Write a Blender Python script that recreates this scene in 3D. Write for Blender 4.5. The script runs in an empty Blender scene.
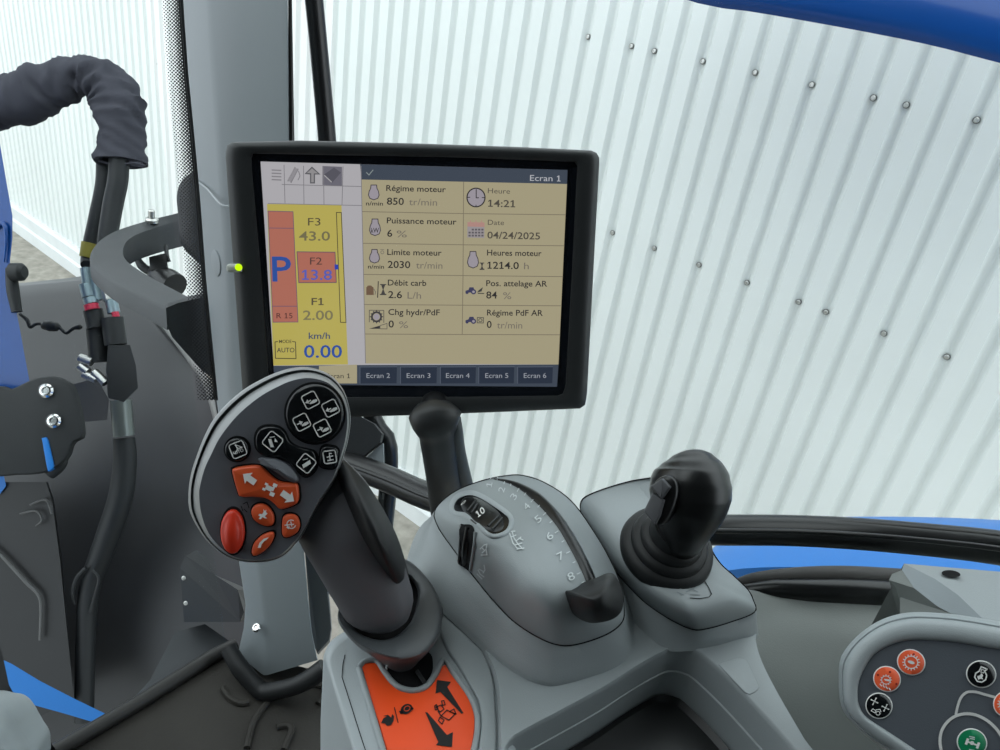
import bpy, math, random
from mathutils import Vector as V, Matrix, noise
random.seed(4)
sc = bpy.context.scene
COL = sc.collection
PI = math.pi
# ------------------------------------------------------------------ camera
F = 751.0
CAM = V((0, 0, 2.60))
R = Matrix(((0.75544673, -0.40628641, 0.51403462), (0.63756532, 0.27498414, -0.71964865), (0.1510321, 0.87138687, 0.46677)))
cd = bpy.data.cameras.new('camera'); cam = bpy.data.objects.new('camera', cd); COL.objects.link(cam)
cd.sensor_width = 36; cd.sensor_fit = 'HORIZONTAL'; cd.lens = 36 * F / 1000; cd.clip_start = .02; cd.clip_end = 200
cam.matrix_world = Matrix.Translation(CAM) @ R.to_4x4()
sc.camera = cam
def dirw(x, y): return R @ V(((x - 500) / F, (375 - y) / F, -1))
def U(x, y, d): return CAM + dirw(x, y) * d
def Uz(x, y, z):
    w = dirw(x, y); return CAM + w * (z / w.z)
def UY(x, y, Y):
    w = dirw(x, y); return CAM + w * (Y / w.y)
def camvec(x, y, z): return (R @ V((x, y, z))).normalized()
class Plane:
    def __init__(s, o, n): s.o = o; s.n = n.normalized()
    def __call__(s, x, y, h=0):
        w = dirw(x, y); return CAM + w * ((s.o + s.n * h - CAM).dot(s.n) / w.dot(s.n))
# ------------------------------------------------------------------ materials
MATS = {}
def lin(c):
    return tuple((v / 255 / 12.92 if v / 255 <= .04045 else ((v / 255 + .055) / 1.055) ** 2.4) for v in c)
def mat(name, col, rough=.5, spec=.5, metal=0, bump=0, scale=900, coat=0, mottle=0, mscale=8):
    if name in MATS: return MATS[name]
    m = bpy.data.materials.new(name); m.use_nodes = True; nt = m.node_tree; b = nt.nodes['Principled BSDF']
    b.inputs['Base Color'].default_value = (*col, 1); b.inputs['Roughness'].default_value = rough
    b.inputs['Specular IOR Level'].default_value = spec; b.inputs['Metallic'].default_value = metal
    b.inputs['Coat Weight'].default_value = coat; b.inputs['Coat Roughness'].default_value = .05
    tc = nt.nodes.new('ShaderNodeTexCoord')
    if bump:
        n = nt.nodes.new('ShaderNodeTexNoise'); n.inputs['Scale'].default_value = scale; n.inputs['Detail'].default_value = 3
        bp = nt.nodes.new('ShaderNodeBump'); bp.inputs['Strength'].default_value = bump; bp.inputs['Distance'].default_value = .002
        nt.links.new(tc.outputs['Object'], n.inputs['Vector']); nt.links.new(n.outputs['Fac'], bp.inputs['Height']); nt.links.new(bp.outputs['Normal'], b.inputs['Normal'])
    if mottle:
        n = nt.nodes.new('ShaderNodeTexNoise'); n.inputs['Scale'].default_value = mscale; n.inputs['Detail'].default_value = 6
        r = nt.nodes.new('ShaderNodeMapRange'); r.inputs['From Min'].default_value = .3; r.inputs['From Max'].default_value = .7
        r.inputs['To Min'].default_value = 1 - mottle; r.inputs['To Max'].default_value = 1 + mottle
        mx = nt.nodes.new('ShaderNodeVectorMath'); mx.operation = 'SCALE'; mx.inputs[0].default_value = col
        nt.links.new(tc.outputs['Object'], n.inputs['Vector']); nt.links.new(n.outputs['Fac'], r.inputs['Value'])
        nt.links.new(r.outputs['Result'], mx.inputs['Scale']); nt.links.new(mx.outputs['Vector'], b.inputs['Base Color'])
    MATS[name] = m; return m
EMK = 1.0
def em(rgb, k=1.0):
    name = 'lit_%d_%d_%d_%d' % (*rgb, int(k * 100))
    if name in MATS: return MATS[name]
    m = bpy.data.materials.new(name); m.use_nodes = True; b = m.node_tree.nodes['Principled BSDF']
    b.inputs['Base Color'].default_value = (.01, .01, .012, 1); b.inputs['Roughness'].default_value = .22
    b.inputs['Specular IOR Level'].default_value = .5
    b.inputs['Emission Color'].default_value = (*lin(rgb), 1); b.inputs['Emission Strength'].default_value = EMK * k
    MATS[name] = m; return m
GREY = mat('grey_plastic', (.30, .33, .34), .42, .45, bump=.12, scale=1400)
GREY2 = mat('light_grey_plastic', (.36, .395, .41), .42, .45, bump=.1, scale=1400)
LINER = mat('grey_liner_plastic', (.25, .268, .257), .6, .35, bump=.12, scale=900)
GRIPG = mat('dark_grey_plastic', (.13, .13, .142), .45, .4, bump=.1, scale=1800)
FACE = mat('handle_face_plastic', (.105, .11, .125), .5, .4, bump=.12, scale=1800)
RIM = mat('handle_rim_plastic', (.27, .275, .28), .36, .5, bump=.05, scale=1500)
PANEL = mat('panel_face_plastic', (.075, .085, .1), .55, .4, bump=.1, scale=1500)
RUB = mat('black_rubber', (.012, .013, .014), .5, .4, bump=.1, scale=1500)
BLK = mat('black_plastic', (.008, .0085, .009), .3, .5, bump=.05, scale=1500)
MON = mat('monitor_plastic', (.024, .026, .027), .42, .45, bump=.1, scale=1600)
GLB = mat('gloss_black', (.006, .007, .008), .18, .5)
SCR = mat('screen_surround', (.006, .008, .012), .25, .5)
VOID = mat('dark_cavity', (.006, .006, .007), .8, .2)
PIL = mat('pillar_grey', (.215, .243, .257), .5, .4, bump=.06, scale=800)
LINING = mat('dark_lining', (.035, .036, .038), .8, .2)
PILD = mat('pillar_dark_grey', (.075, .085, .09), .5, .4, bump=.06, scale=800)
ORG = mat('orange_plastic', (.62, .085, .022), .4, .45, bump=.05, scale=1500)
ORGP = mat('orange_plate', (.95, .085, .012), .45, .45)
ORGK = mat('orange_key', (.85, .12, .04), .45, .4)
REDO = mat('red_orange_button', (.62, .035, .012), .38, .5)
GRN = mat('green_key', (.0, .2, .08), .45, .4)
WHT = mat('white_print', (.75, .75, .73), .6, .3)
LGP = mat('pale_grey_print', (.62, .66, .67), .6, .3)
INK = mat('black_print', (.01, .01, .01), .5, .3)
DKR = mat('dark_red_print', (.3, .02, .01), .5, .3)
BLUE = mat('blue_paint', (.005, .055, .24), .25, .4, coat=.25)
BLUEL = mat('light_blue_paint', (.012, .17, .55), .4, .35)
MUD = mat('mudguard_plastic', (.021, .022, .025), .42, .5, mottle=.15, mscale=6)
OUTB = mat('weathered_black', (.015, .017, .019), .55, .4, bump=.1, scale=200)
CLOTH = mat('sleeve_fabric', (.06, .061, .075), .95, .1, bump=.5, scale=700)
STEEL = mat('zinc_steel', (.55, .55, .53), .3, .5, metal=.9)
CHR = mat('chrome', (.75, .75, .75), .15, .5, metal=1)
MATF = mat('floor_mat_rubber', (.034, .031, .027), .7, .3, bump=.3, scale=300, mottle=.2)
WALL = mat('white_sheet_metal', (.73, .765, .75), .45, .4, mottle=.03, mscale=1.5)
CONC = mat('white_concrete', (.68, .70, .70), .8, .3, bump=.1, scale=60, mottle=.04)
GRAV = mat('pale_gravel', (.30, .28, .245), .9, .2, bump=.8, scale=60, mottle=.25, mscale=14)
SEAL = mat('window_seal', (.022, .021, .02), .45, .4, bump=.05)
RED = mat('red_cap', (.5, .02, .06), .4, .5)
TEAL = mat('coupler_metal', (.25, .33, .37), .35, .5, metal=.6)
YEL = mat('yellow_band', (.30, .26, .05), .6, .3)
def glass_mat():
    m = bpy.data.materials.new('window_glass'); m.use_nodes = True; nt = m.node_tree; nt.nodes.clear()
    o = nt.nodes.new('ShaderNodeOutputMaterial'); mx = nt.nodes.new('ShaderNodeMixShader'); t = nt.nodes.new('ShaderNodeBsdfTransparent')
    g = nt.nodes.new('ShaderNodeBsdfGlossy'); lw = nt.nodes.new('ShaderNodeLayerWeight'); pw = nt.nodes.new('ShaderNodeMath'); pw.operation = 'POWER'; pw.inputs[1].default_value = 7; fr = nt.nodes.new('ShaderNodeMath'); fr.operation = 'MULTIPLY_ADD'; fr.inputs[1].default_value = .3; fr.inputs[2].default_value = .0004; nt.links.new(lw.outputs['Facing'], pw.inputs[0]); nt.links.new(pw.outputs[0], fr.inputs[0])
    t.inputs['Color'].default_value = (.965, .985, .98, 1); g.inputs['Roughness'].default_value = 0
    nt.links.new(fr.outputs[0], mx.inputs[0]); nt.links.new(t.outputs[0], mx.inputs[1]); nt.links.new(g.outputs[0], mx.inputs[2]); nt.links.new(mx.outputs[0], o.inputs[0])
    return m
GLASS = glass_mat()
def frit_mat():
    m = bpy.data.materials.new('frit_dots'); m.use_nodes = True; nt = m.node_tree; nt.nodes.clear()
    N = nt.nodes.new; L = nt.links.new
    o = N('ShaderNodeOutputMaterial'); mx = N('ShaderNodeMixShader'); t = N('ShaderNodeBsdfTransparent'); b = N('ShaderNodeBsdfPrincipled')
    b.inputs['Base Color'].default_value = (.008, .008, .009, 1)
    uv = N('ShaderNodeUVMap'); vo = N('ShaderNodeTexVoronoi'); vo.voronoi_dimensions = '2D'; vo.inputs['Randomness'].default_value = 0; vo.inputs['Scale'].default_value = 1
    sx = N('ShaderNodeSeparateXYZ'); mr = N('ShaderNodeMapRange'); mr.inputs['From Max'].default_value = 7; mr.inputs['To Min'].default_value = .60; mr.inputs['To Max'].default_value = .24
    c = N('ShaderNodeMath'); c.operation = 'LESS_THAN'
    rot = N('ShaderNodeMapping'); rot.inputs['Rotation'].default_value = (0, 0, PI / 4)
    L(uv.outputs[0], rot.inputs['Vector']); L(rot.outputs[0], vo.inputs['Vector']); L(uv.outputs[0], sx.inputs[0]); L(sx.outputs[0], mr.inputs['Value'])
    L(vo.outputs['Distance'], c.inputs[0]); L(mr.outputs[0], c.inputs[1]); L(c.outputs[0], mx.inputs[0]); L(t.outputs[0], mx.inputs[1]); L(b.outputs[0], mx.inputs[2]); L(mx.outputs[0], o.inputs[0])
    return m
FRIT = frit_mat()
# ------------------------------------------------------------------ objects
def tag(o, label=None, cat=None, group=None, kind=None):
    if label: o['label'] = label
    if cat: o['category'] = cat
    if group: o['group'] = group
    if kind: o['kind'] = kind
    return o
def thing(name, loc, label, cat, group=None):
    o = bpy.data.objects.new(name, None); COL.objects.link(o); o.location = loc; o.empty_display_size = .02
    return tag(o, label, cat, group)
def rootloc(o):
    p = V((0, 0, 0))
    while o is not None: p = p + o.location; o = o.parent
    return p
FONT = {}
def textmesh(s, bold):
    k = (s, bold)
    if k in FONT: return FONT[k]
    c = bpy.data.curves.new('t', 'FONT'); c.body = s; c.resolution_u = 3; c.offset = .011 if bold else 0
    o = bpy.data.objects.new('t', c); COL.objects.link(o)
    bpy.context.view_layer.update()
    me = bpy.data.meshes.new_from_object(o)
    vs = [(v.co.x, v.co.y) for v in me.vertices]; fs = [list(p.vertices) for p in me.polygons]
    bpy.data.objects.remove(o); bpy.data.meshes.remove(me)
    if '1' in s:                                  # give the bare stroke of a figure one its flag and foot
        par = list(range(len(vs)))
        def find(a):
            while par[a] != a: par[a] = par[par[a]]; a = par[a]
            return a
        for f in fs:
            for i in f[1:]: par[find(i)] = find(f[0])
        isl = {}
        for i in range(len(vs)): isl.setdefault(find(i), []).append(i)
        for ids in list(isl.values()):
            xs = [vs[i][0] for i in ids]; ys = [vs[i][1] for i in ids]; a, b, lo_, hi_ = min(xs), max(xs), min(ys), max(ys)
            if hi_ - lo_ > .55 and b - a < .22:
                t = (b - a) * .85
                for q in ([(a, hi_), (a, hi_ - t * 1.3), (a - .13, hi_ - .13 - t), (a - .13, hi_ - .13)], [(a - .12, lo_), (b + .12, lo_), (b + .12, lo_ + t), (a - .12, lo_ + t)]):
                    k0 = len(vs); vs += q; fs.append(list(range(k0, k0 + 4)))
    FONT[k] = (vs, fs); return FONT[k]
class MB:
    def __init__(s): s.v = []; s.f = []; s.m = []; s.mats = []; s.uv = None
    def mi(s, m):
        if m not in s.mats: s.mats.append(m)
        return s.mats.index(m)
    def poly(s, pts, m):
        a = len(s.v); s.v += [V(p) for p in pts]; s.f.append(list(range(a, a + len(pts)))); s.m.append(s.mi(m)); return s
    def loft(s, rings, m, closed=True, cap0=True, cap1=True):
        a = len(s.v); n = len(rings[0]); k = s.mi(m) if not isinstance(m, list) else None
        for r in rings: s.v += [V(p) for p in r]
        for i in range(len(rings) - 1):
            mm = k if k is not None else s.mi(m[i])
            for j in range(n if closed else n - 1):
                j2 = (j + 1) % n
                s.f.append([a + i * n + j, a + i * n + j2, a + (i + 1) * n + j2, a + (i + 1) * n + j]); s.m.append(mm)
        if closed and cap0: s.f.append([a + j for j in range(n)][::-1]); s.m.append(k if k is not None else s.mi(m[0]))
        if closed and cap1: s.f.append([a + (len(rings) - 1) * n + j for j in range(n)]); s.m.append(k if k is not None else s.mi(m[-1]))
        return s
    def fill(s, S, px, m, h=.0005): return s.poly([S(x, y, h) for x, y in px], m)
    def stroke(s, S, pts, w, m, h=.0006, closed=False):
        P = list(pts) + ([pts[0]] if closed else [])
        for (x0, y0), (x1, y1) in zip(P, P[1:]):
            dx, dy = x1 - x0, y1 - y0; l = math.hypot(dx, dy) or 1; nx, ny = -dy / l * w / 2, dx / l * w / 2; ex, ey = dx / l * w * .3, dy / l * w * .3
            s.fill(S, [(x0 - ex + nx, y0 - ey + ny), (x1 + ex + nx, y1 + ey + ny), (x1 + ex - nx, y1 + ey - ny), (x0 - ex - nx, y0 - ey - ny)], m, h)
        return s
    def text(s, S, t, x0, y0, x1, cap, m, slope=0, bold=False, h=.0006, up=None):
        vs, fs = textmesh(t, bold)
        u0 = min(v[0] for v in vs); u1 = max(v[0] for v in vs); W = x1 - x0
        ux, uy = W, W * slope
        if up is None:
            l = math.hypot(1, slope); up = (slope / l, -1 / l)
        a = len(s.v)
        for u, v in vs:
            k = (u - u0) / (u1 - u0); q = v / .73 * cap
            s.v.append(S(x0 + ux * k + up[0] * q, y0 + uy * k + up[1] * q, h))
        k = s.mi(m)
        for f in fs: s.f.append([a + i for i in f]); s.m.append(k)
        return s
    def box(s, c, e, m, rot=None):
        pts = []
        for z in (-1, 1):
            r = [V((x * e[0], y * e[1], z * e[2])) for x, y in ((-1, -1), (1, -1), (1, 1), (-1, 1))]
            pts.append([V(c) + (rot @ p if rot else p) for p in r])
        return s.loft(pts, m)
    def tube(s, path, rad, m, n=16, cap=True, flat=1.0, fdir=None):
        # path: world points; rad: list; flat: squash along fdir
        path = [V(p) for p in path]; rings = []; up = V((0, 0, 1)); prev = None
        for i, p in enumerate(path):
            t = (path[min(i + 1, len(path) - 1)] - path[max(i - 1, 0)]).normalized()
            if fdir is not None: a = (fdir - t * fdir.dot(t)).normalized()
            elif prev is None:
                a = up if abs(t.dot(up)) < .9 else V((1, 0, 0)); a = (a - t * a.dot(t)).normalized()
            else: a = (prev - t * prev.dot(t)).normalized()
            prev = a; b = t.cross(a); r = rad[i] if isinstance(rad, (list, tuple)) else rad
            rings.append([p + (a * math.cos(q) * flat + b * math.sin(q)) * r for q in [2 * PI * k / n for k in range(n)]])
        return s.loft(rings, m, cap0=cap, cap1=cap)
    def lathe(s, c, ax, prof, m, n=32):
        ax = ax.normalized(); a = ax.orthogonal().normalized(); b = ax.cross(a)
        return s.loft([[V(c) + ax * h + (a * math.cos(q) + b * math.sin(q)) * r for q in [2 * PI * k / n for k in range(n)]] for r, h in prof], m)
    def build(s, name, parent=None, smooth=40, **kw):
        me = bpy.data.meshes.new(name)
        if parent is not None: off = rootloc(parent)
        else:
            lo = V([min(v[i] for v in s.v) for i in range(3)]); hi = V([max(v[i] for v in s.v) for i in range(3)])
            off = V(((lo.x + hi.x) / 2, (lo.y + hi.y) / 2, lo.z))
        me.from_pydata([tuple(v - off) for v in s.v], [], s.f)
        for m in s.mats: me.materials.append(m)
        me.polygons.foreach_set('material_index', s.m)
        if s.uv:
            ul = me.uv_layers.new(name='UVMap')
            for p in me.polygons:
                for li in p.loop_indices: ul.data[li].uv = s.uv[me.loops[li].vertex_index]
        me.validate()
        if smooth:
            me.polygons.foreach_set('use_smooth', [True] * len(me.polygons)); me.set_sharp_from_angle(angle=math.radians(smooth))
        o = bpy.data.objects.new(name, me); COL.objects.link(o)
        if parent is not None: o.parent = parent
        else: o.location = off
        tag(o, kw.get('label'), kw.get('cat'), kw.get('group'), kw.get('kind')); return o
def fixn(o):  # consistent outward normals
    import bmesh
    bm = bmesh.new(); bm.from_mesh(o.data); bmesh.ops.recalc_face_normals(bm, faces=bm.faces); bm.to_mesh(o.data); bm.free(); return o
# ------------------------------------------------------------------ curves
def crs(pts, n, closed=True, lin_=False):
    P = [V(p) if len(p) == 3 else V((p[0], p[1], 0)) for p in pts]; N = len(P); D = []
    segs = N if closed else N - 1
    for i in range(segs):
        if closed: p0, p1, p2, p3 = P[i - 1], P[i], P[(i + 1) % N], P[(i + 2) % N]
        else: p0, p1, p2, p3 = P[max(i - 1, 0)], P[i], P[i + 1], P[min(i + 2, N - 1)]
        for k in range(12):
            t = k / 12
            if lin_: D.append(p1.lerp(p2, t))
            else: D.append(.5 * ((2 * p1) + (p2 - p0) * t + (2 * p0 - 5 * p1 + 4 * p2 - p3) * t * t + (3 * p1 - p0 - 3 * p2 + p3) * t ** 3))
    D.append(P[0] if closed else P[-1])
    L = [0]
    for a, b in zip(D, D[1:]): L.append(L[-1] + (b - a).length)
    out = []; j = 0; T = L[-1]
    cnt = n if closed else n - 1
    for k in range(n):
        q = T * k / cnt
        while j < len(L) - 2 and L[j + 1] < q: j += 1
        d = L[j + 1] - L[j]; t = (q - L[j]) / d if d > 1e-9 else 0
        out.append(D[j].lerp(D[j + 1], min(t, 1)))
    return out
def ell(cx, cy, rx, ry, rot=0, n=28):
    c, s_ = math.cos(math.radians(rot)), math.sin(math.radians(rot))
    return [(cx + rx * math.cos(a) * c - ry * math.sin(a) * s_, cy + rx * math.cos(a) * s_ + ry * math.sin(a) * c) for a in [2 * PI * k / n for k in range(n)]]
def rrect(cx, cy, hx, hy, r, rot=0, n=5):
    c, s_ = math.cos(math.radians(rot)), math.sin(math.radians(rot)); out = []
    for sx, sy, a0 in ((1, 1, 0), (-1, 1, 90), (-1, -1, 180), (1, -1, 270)):
        for k in range(n):
            a = math.radians(a0 + 90 * k / (n - 1)); x = sx * (hx - r) + r * math.cos(a); y = sy * (hy - r) + r * math.sin(a)
            out.append((cx + x * c - y * s_, cy + x * s_ + y * c))
    return out
class Dome:
    """A pillow-shaped cap: outline at edge level, swelling to a crown; callable as a surface."""
    def __init__(s, outline, c, ze, zt, p=3.0, n=96, rings=14, mode='z', cz=None):
        s.c = c; s.zt = zt; s.p = p; s.mode = mode; s.n = n; s.rings = rings
        pts = [(q[0], q[1], q[2] if len(q) > 2 else ze) for q in outline]
        O = crs([(q[0], q[1], q[2] * 1000) for q in pts], n); s.O = [(q.x, q.y, q.z / 1000) for q in O]
    def P(s, x, y, z): return Uz(x, y, z) if s.mode == 'z' else U(x, y, z)
    def lev(s, r, ze): return ze + (s.zt - ze) * (1 - min(r, 1) ** s.p)
    def z(s, x, y):
        a = math.atan2(y - s.c[1], x - s.c[0]); d = math.hypot(x - s.c[0], y - s.c[1])
        E = [(math.atan2(q[1] - s.c[1], q[0] - s.c[0]) - a + PI) % (2 * PI) - PI for q in s.O]
        for i in range(s.n):
            e0, e1 = E[i - 1], E[i]
            if e0 * e1 <= 0 and abs(e0) < 1 and abs(e1) < 1:
                t = abs(e0) / (abs(e0) + abs(e1) + 1e-12); p, q = s.O[i - 1], s.O[i]
                qq = [p[k] + (q[k] - p[k]) * t for k in range(3)]
                return s.lev(d / math.hypot(qq[0] - s.c[0], qq[1] - s.c[1]), qq[2])
        return s.zt
    def __call__(s, x, y, h=0): return s.P(x, y, s.z(x, y) + (h if s.mode == 'z' else -h))
    def rings3(s):
        out = []
        for k in range(s.rings, 0, -1):
            r = math.sin(PI / 2 * k / s.rings) if s.p > 1.5 else k / s.rings
            out.append([s.P(s.c[0] + (q[0] - s.c[0]) * r, s.c[1] + (q[1] - s.c[1]) * r, s.lev(r, q[2])) for q in s.O])
        return out
def plate(mb, pl, outline, m, h0=0, h1=.003, b=.001, crown=0, n=None, lin_=False, side=None):
    """A real slab on a plane: outline (photo pixels on the plane) extruded along the normal, with a rounded rim."""
    pts = crs(outline, n or max(24, len(outline) * 4), True, lin_) if (n is None or n > 0) else [V((q[0], q[1], 0)) for q in outline]
    P = [pl(q.x, q.y) for q in pts]; N = len(P); c = sum(P, V((0, 0, 0))) / N; nn = pl.n
    A = V((0, 0, 0))
    for i in range(N): A += (P[i] - c).cross(P[(i + 1) % N] - c)
    sg = 1
    if A.dot(nn) < 0: P.reverse()
    def ins(dist):
        o = []
        for i in range(N):
            t = (P[(i + 1) % N] - P[i - 1]).normalized(); o.append(P[i] + nn.cross(t) * sg * dist)
        return o
    rings = [[p + nn * h0 for p in P], [p + nn * (h1 - b) for p in P]]
    for a in (30, 60, 90):
        a = math.radians(a); rings.append([p + nn * (h1 - b + b * math.sin(a)) for p in ins(b * (1 - math.cos(a)))])
    if crown:
        top = rings[-1]
        for k in (.85, .65, .4, .15):
            rings.append([(c + nn * h1) + (p - (c + nn * h1)) * k + nn * crown * (1 - k * k) for p in top])
    mb.loft(rings, m)
    return mb
def pxr(pts, n=None, closed=True, lin_=False):
    """(x, y, depth) -> world, resampled."""
    q = crs([(a, b, d * 400) for a, b, d in pts], n, closed, lin_) if n else [V((a, b, d * 400)) for a, b, d in pts]
    return [U(v.x, v.y, v.z / 400) for v in q]
def pxtube(mb, pts, m, n=40, seg=16, flat=1.0, fdir=None, lin_=False):
    """pts: (x, y, depth, radius in photo pixels) -> a real tube."""
    P = crs([(a, b, d * 400) for a, b, d, r in pts], n, False, lin_)
    # radii along the same parameter
    L = [0]
    for a, b in zip(pts, pts[1:]): L.append(L[-1] + math.dist((a[0], a[1], a[2] * 400), (b[0], b[1], b[2] * 400)))
    path = []; rad = []
    for k, v in enumerate(P):
        q = L[-1] * k / (n - 1); j = 0
        while j < len(L) - 2 and L[j + 1] < q: j += 1
        t = (q - L[j]) / ((L[j + 1] - L[j]) or 1); r = pts[j][3] + (pts[j + 1][3] - pts[j][3]) * t
        d = v.z / 400; path.append(U(v.x, v.y, d)); rad.append(r * d / F)
    return mb.tube(path, rad, m, seg, True, flat, fdir)
def slab(mb, front, back, m, n=None, lin_=True):
    """Solid between two outlines of (x, y, depth)."""
    return mb.loft([pxr(front, n, True, lin_), pxr(back, n, True, lin_)], m)
def screwhead(mb, c, ax, r, m):
    mb.lathe(c, ax, [(r, 0), (r, r * .45), (r * .75, r * .7), (r * .5, r * .72), (r * .42, r * .4)], m, 12)
# ================================================================== world and light
w = bpy.data.worlds.new('sky'); sc.world = w; w.use_nodes = True; nt = w.node_tree
bg = nt.nodes['Background']; tc = nt.nodes.new('ShaderNodeTexCoord'); sp = nt.nodes.new('ShaderNodeSeparateXYZ'); rp = nt.nodes.new('ShaderNodeValToRGB')
nt.links.new(tc.outputs['Generated'], sp.inputs[0]); nt.links.new(sp.outputs['Z'], rp.inputs[0]); nt.links.new(rp.outputs[0], bg.inputs[0])
rp.color_ramp.elements[0].position = 0; rp.color_ramp.elements[0].color = (.80, .86, .92, 1)
rp.color_ramp.elements[1].position = .8; rp.color_ramp.elements[1].color = (.90, .97, 1, 1)
bg.inputs[1].default_value = 2.2
ld = bpy.data.lights.new('overcast_sun', 'SUN'); ld.energy = .25; ld.angle = math.radians(50); ld.color = (1, .98, .95)
lo = bpy.data.objects.new('overcast_sun', ld); COL.objects.link(lo)
lo.rotation_euler = V((.35, .62, -.75)).to_track_quat('-Z', 'Y').to_euler()
vs_ = sc.view_settings; vs_.view_transform = 'Standard'; vs_.look = 'None'; vs_.gamma = 1; vs_.use_curve_mapping = False; vs_.exposure = 0.0
# ================================================================== outside setting
D = 2.4; ZC = -.99 * D; p0 = .0898; X0 = -.535 * D / 2.1     # wall distance, sheet foot, rib pitch
mb = MB(); prof = []
for i in range(-75, 40):
    x = X0 + i * p0
    prof += [(x - .020, 0), (x - .0125, .014), (x - .004, .02), (x + .004, .02), (x + .0125, .014), (x + .020, 0)]
zs = [ZC, .95]
mb.loft([[CAM + V((x, D + y, z)) for x, y in prof] for z in zs], WALL, closed=False)
wall = mb.build('wall_right', smooth=30, label='white ribbed sheet metal wall outside the cab windows', kind='structure')
for zr, lst in ((-.149, (-11, -9, -8, -6, -4, -2, 0, 1, 3, 5)), (-.777, (-9, -8, -6, -4, -2, 0, 1, 3, 5)), (-.149, (-62,)), (-.777, (-44,))):
    for i in lst:
        m2 = MB(); screwhead(m2, CAM + V((X0 + i * p0, D + .014, zr)), V((0, -1, 0)), .0075, STEEL); m2.lathe(CAM + V((X0 + i * p0, D + .016, zr)), V((0, -1, 0)), [(.0095, 0), (.0095, .003)], mat('washer_grey', (.16, .16, .155), .6), 12)
        m2.build('screw', wall)
mb = MB()
mb.loft([[CAM + V((x, D + y, z)) for y, z in ((-.02, ZC), (-.035, ZC - .015), (-.035, ZC - .11), (-.05, ZC - .125), (-.05, -2.60), (.3, -2.60), (.3, ZC))] for x in (-7.2, 4)], CONC)
fixn(mb.build('baseboard_right', smooth=0, label='white concrete plinth under the ribbed wall', kind='structure'))
mb = MB(); mb.poly([(-12, -8, 0), (8, -8, 0), (8, 8, 0), (-12, 8, 0)], GRAV)
mb.build('ground', smooth=0, label='pale gravel ground at the foot of the wall', kind='structure')
# blue panel high outside the side window
mb = MB()
edge = [(560, -46, 1.75), (690, 1, 1.62), (760, 13, 1.56), (850, 29, 1.50), (930, 45, 1.45), (1000, 63, 1.41), (1120, 92, 1.34)]
A = pxr(edge, 24, False); o_ = V((.0, -1, 0))
nrm = V((-.15, -.9, -.25)).normalized(); upv = V((0, .35, 1)).normalized()
ring = [A, [p + V((0, -.012, .01)) for p in A], [p + V((0, -.02, .035)) for p in A], [p + V((0, .0, .10)) for p in A], [p + V((0, .08, .20)) for p in A], [p + V((0, .25, .30)) for p in A], [p + V((0, .25, .28)) for p in A], [p + V((0, .06, .02)) for p in A]]
mb.loft(list(zip(*ring)), BLUE)
fixn(mb.build('blue_canopy', smooth=35, label='glossy blue panel jutting in above the white wall at top right', cat='panel'))
# rear fender beyond the side window
mb = MB()
far = [(712, 560, 1.12), (716, 546, 1.17), (735, 532, 1.22), (780, 521, 1.26), (840, 517, 1.28), (920, 517, 1.28), (1000, 520, 1.27), (1120, 528, 1.24)]
near = [(690, 600, .82), (696, 580, .84), (730, 570, .86), (780, 567, .87), (840, 569, .87), (920, 578, .86), (1000, 590, .85), (1120, 610, .83)]
Fa = pxr(far, 26, False); Ne = pxr(near, 26, False)
dn = V((0, 0, -1))
rings = [[p + dn * .25 for p in Fa], [p + dn * .03 + V((0, .02, 0)) for p in Fa], Fa]
for k in (.2, .4, .6, .8): rings.append([a.lerp(b, k) + V((0, 0, .02 * math.sin(PI * k))) for a, b in zip(Fa, Ne)])
rings += [Ne, [p + dn * .25 for p in Ne]]
mb.loft([list(r) for r in zip(*rings)], BLUEL)
fixn(mb.build('rear_fender', smooth=40, label='light blue rear fender seen below the side window rail', cat='fender'))
# ================================================================== cab shell
FL = -1.0
mb = MB()
fl = [(-.775, -1.0), (-.775, .43), (-.70, .50), (-.60, .56), (.9, .60), (.9, -1.0)]
mb.loft([[CAM + V((x, y, FL - .06)) for x, y in fl], [CAM + V((x, y, FL)) for x, y in fl]], MATF)
fixn(mb.build('floor', smooth=0, label='dark rubber floor mat of the cab', kind='structure'))
floor_ob = bpy.data.objects['floor']
SF = Plane(CAM + V((0, 0, FL)), V((0, 0, 1)))
for pts in ([(223, 688), (229, 697), (240, 703), (249, 702)], [(308, 683), (325, 687), (324, 696), (318, 704)], [(277, 727), (286, 725), (292, 729), (288, 741), (284, 750)], [(268, 702), (258, 715), (252, 727), (247, 748)]):
    mb = MB(); q = crs(pts, 12, False)
    mb.tube([SF(a.x, a.y, .003) for a in q], .005, MATF, 8); mb.build('mat_rib', floor_ob)
mb = MB()
rf = [(-1.02, -1.0), (-1.02, .66), (1.0, .66), (1.0, -1.0)]; hf = [(-.90, -.72), (-.90, .52), (-.22, .52), (-.22, -.72)]
mb.loft([[CAM + V((x, y, .74)) for x, y in hf], [CAM + V((x, y, .62)) for x, y in hf], [CAM + V((x, y, .62)) for x, y in rf], [CAM + V((x * .98, y * .98, .74)) for x, y in rf], [CAM + V((x, y, .74)) for x, y in hf]], LINING, cap0=False, cap1=False)
fixn(mb.build('ceiling', smooth=0, label='dark roof lining of the cab around the roof window', kind='structure'))
mb = MB(); mb.loft([[CAM + V((x, y, z)) for x, y in hf] for z in (.68, .685)], GLASS); fixn(mb.build('window_3', smooth=0, label='clear roof window of the cab', kind='structure'))
mb = MB()  # unseen solid back panel, added to darken the cab interior
mb.loft([[CAM + V((.9, y, z)) for y, z in ((-1, FL), (.6, FL), (.6, .62), (-1, .62))], [CAM + V((.94, y, z)) for y, z in ((-1, FL), (.6, FL), (.6, .62), (-1, .62))]], LINING)
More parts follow.
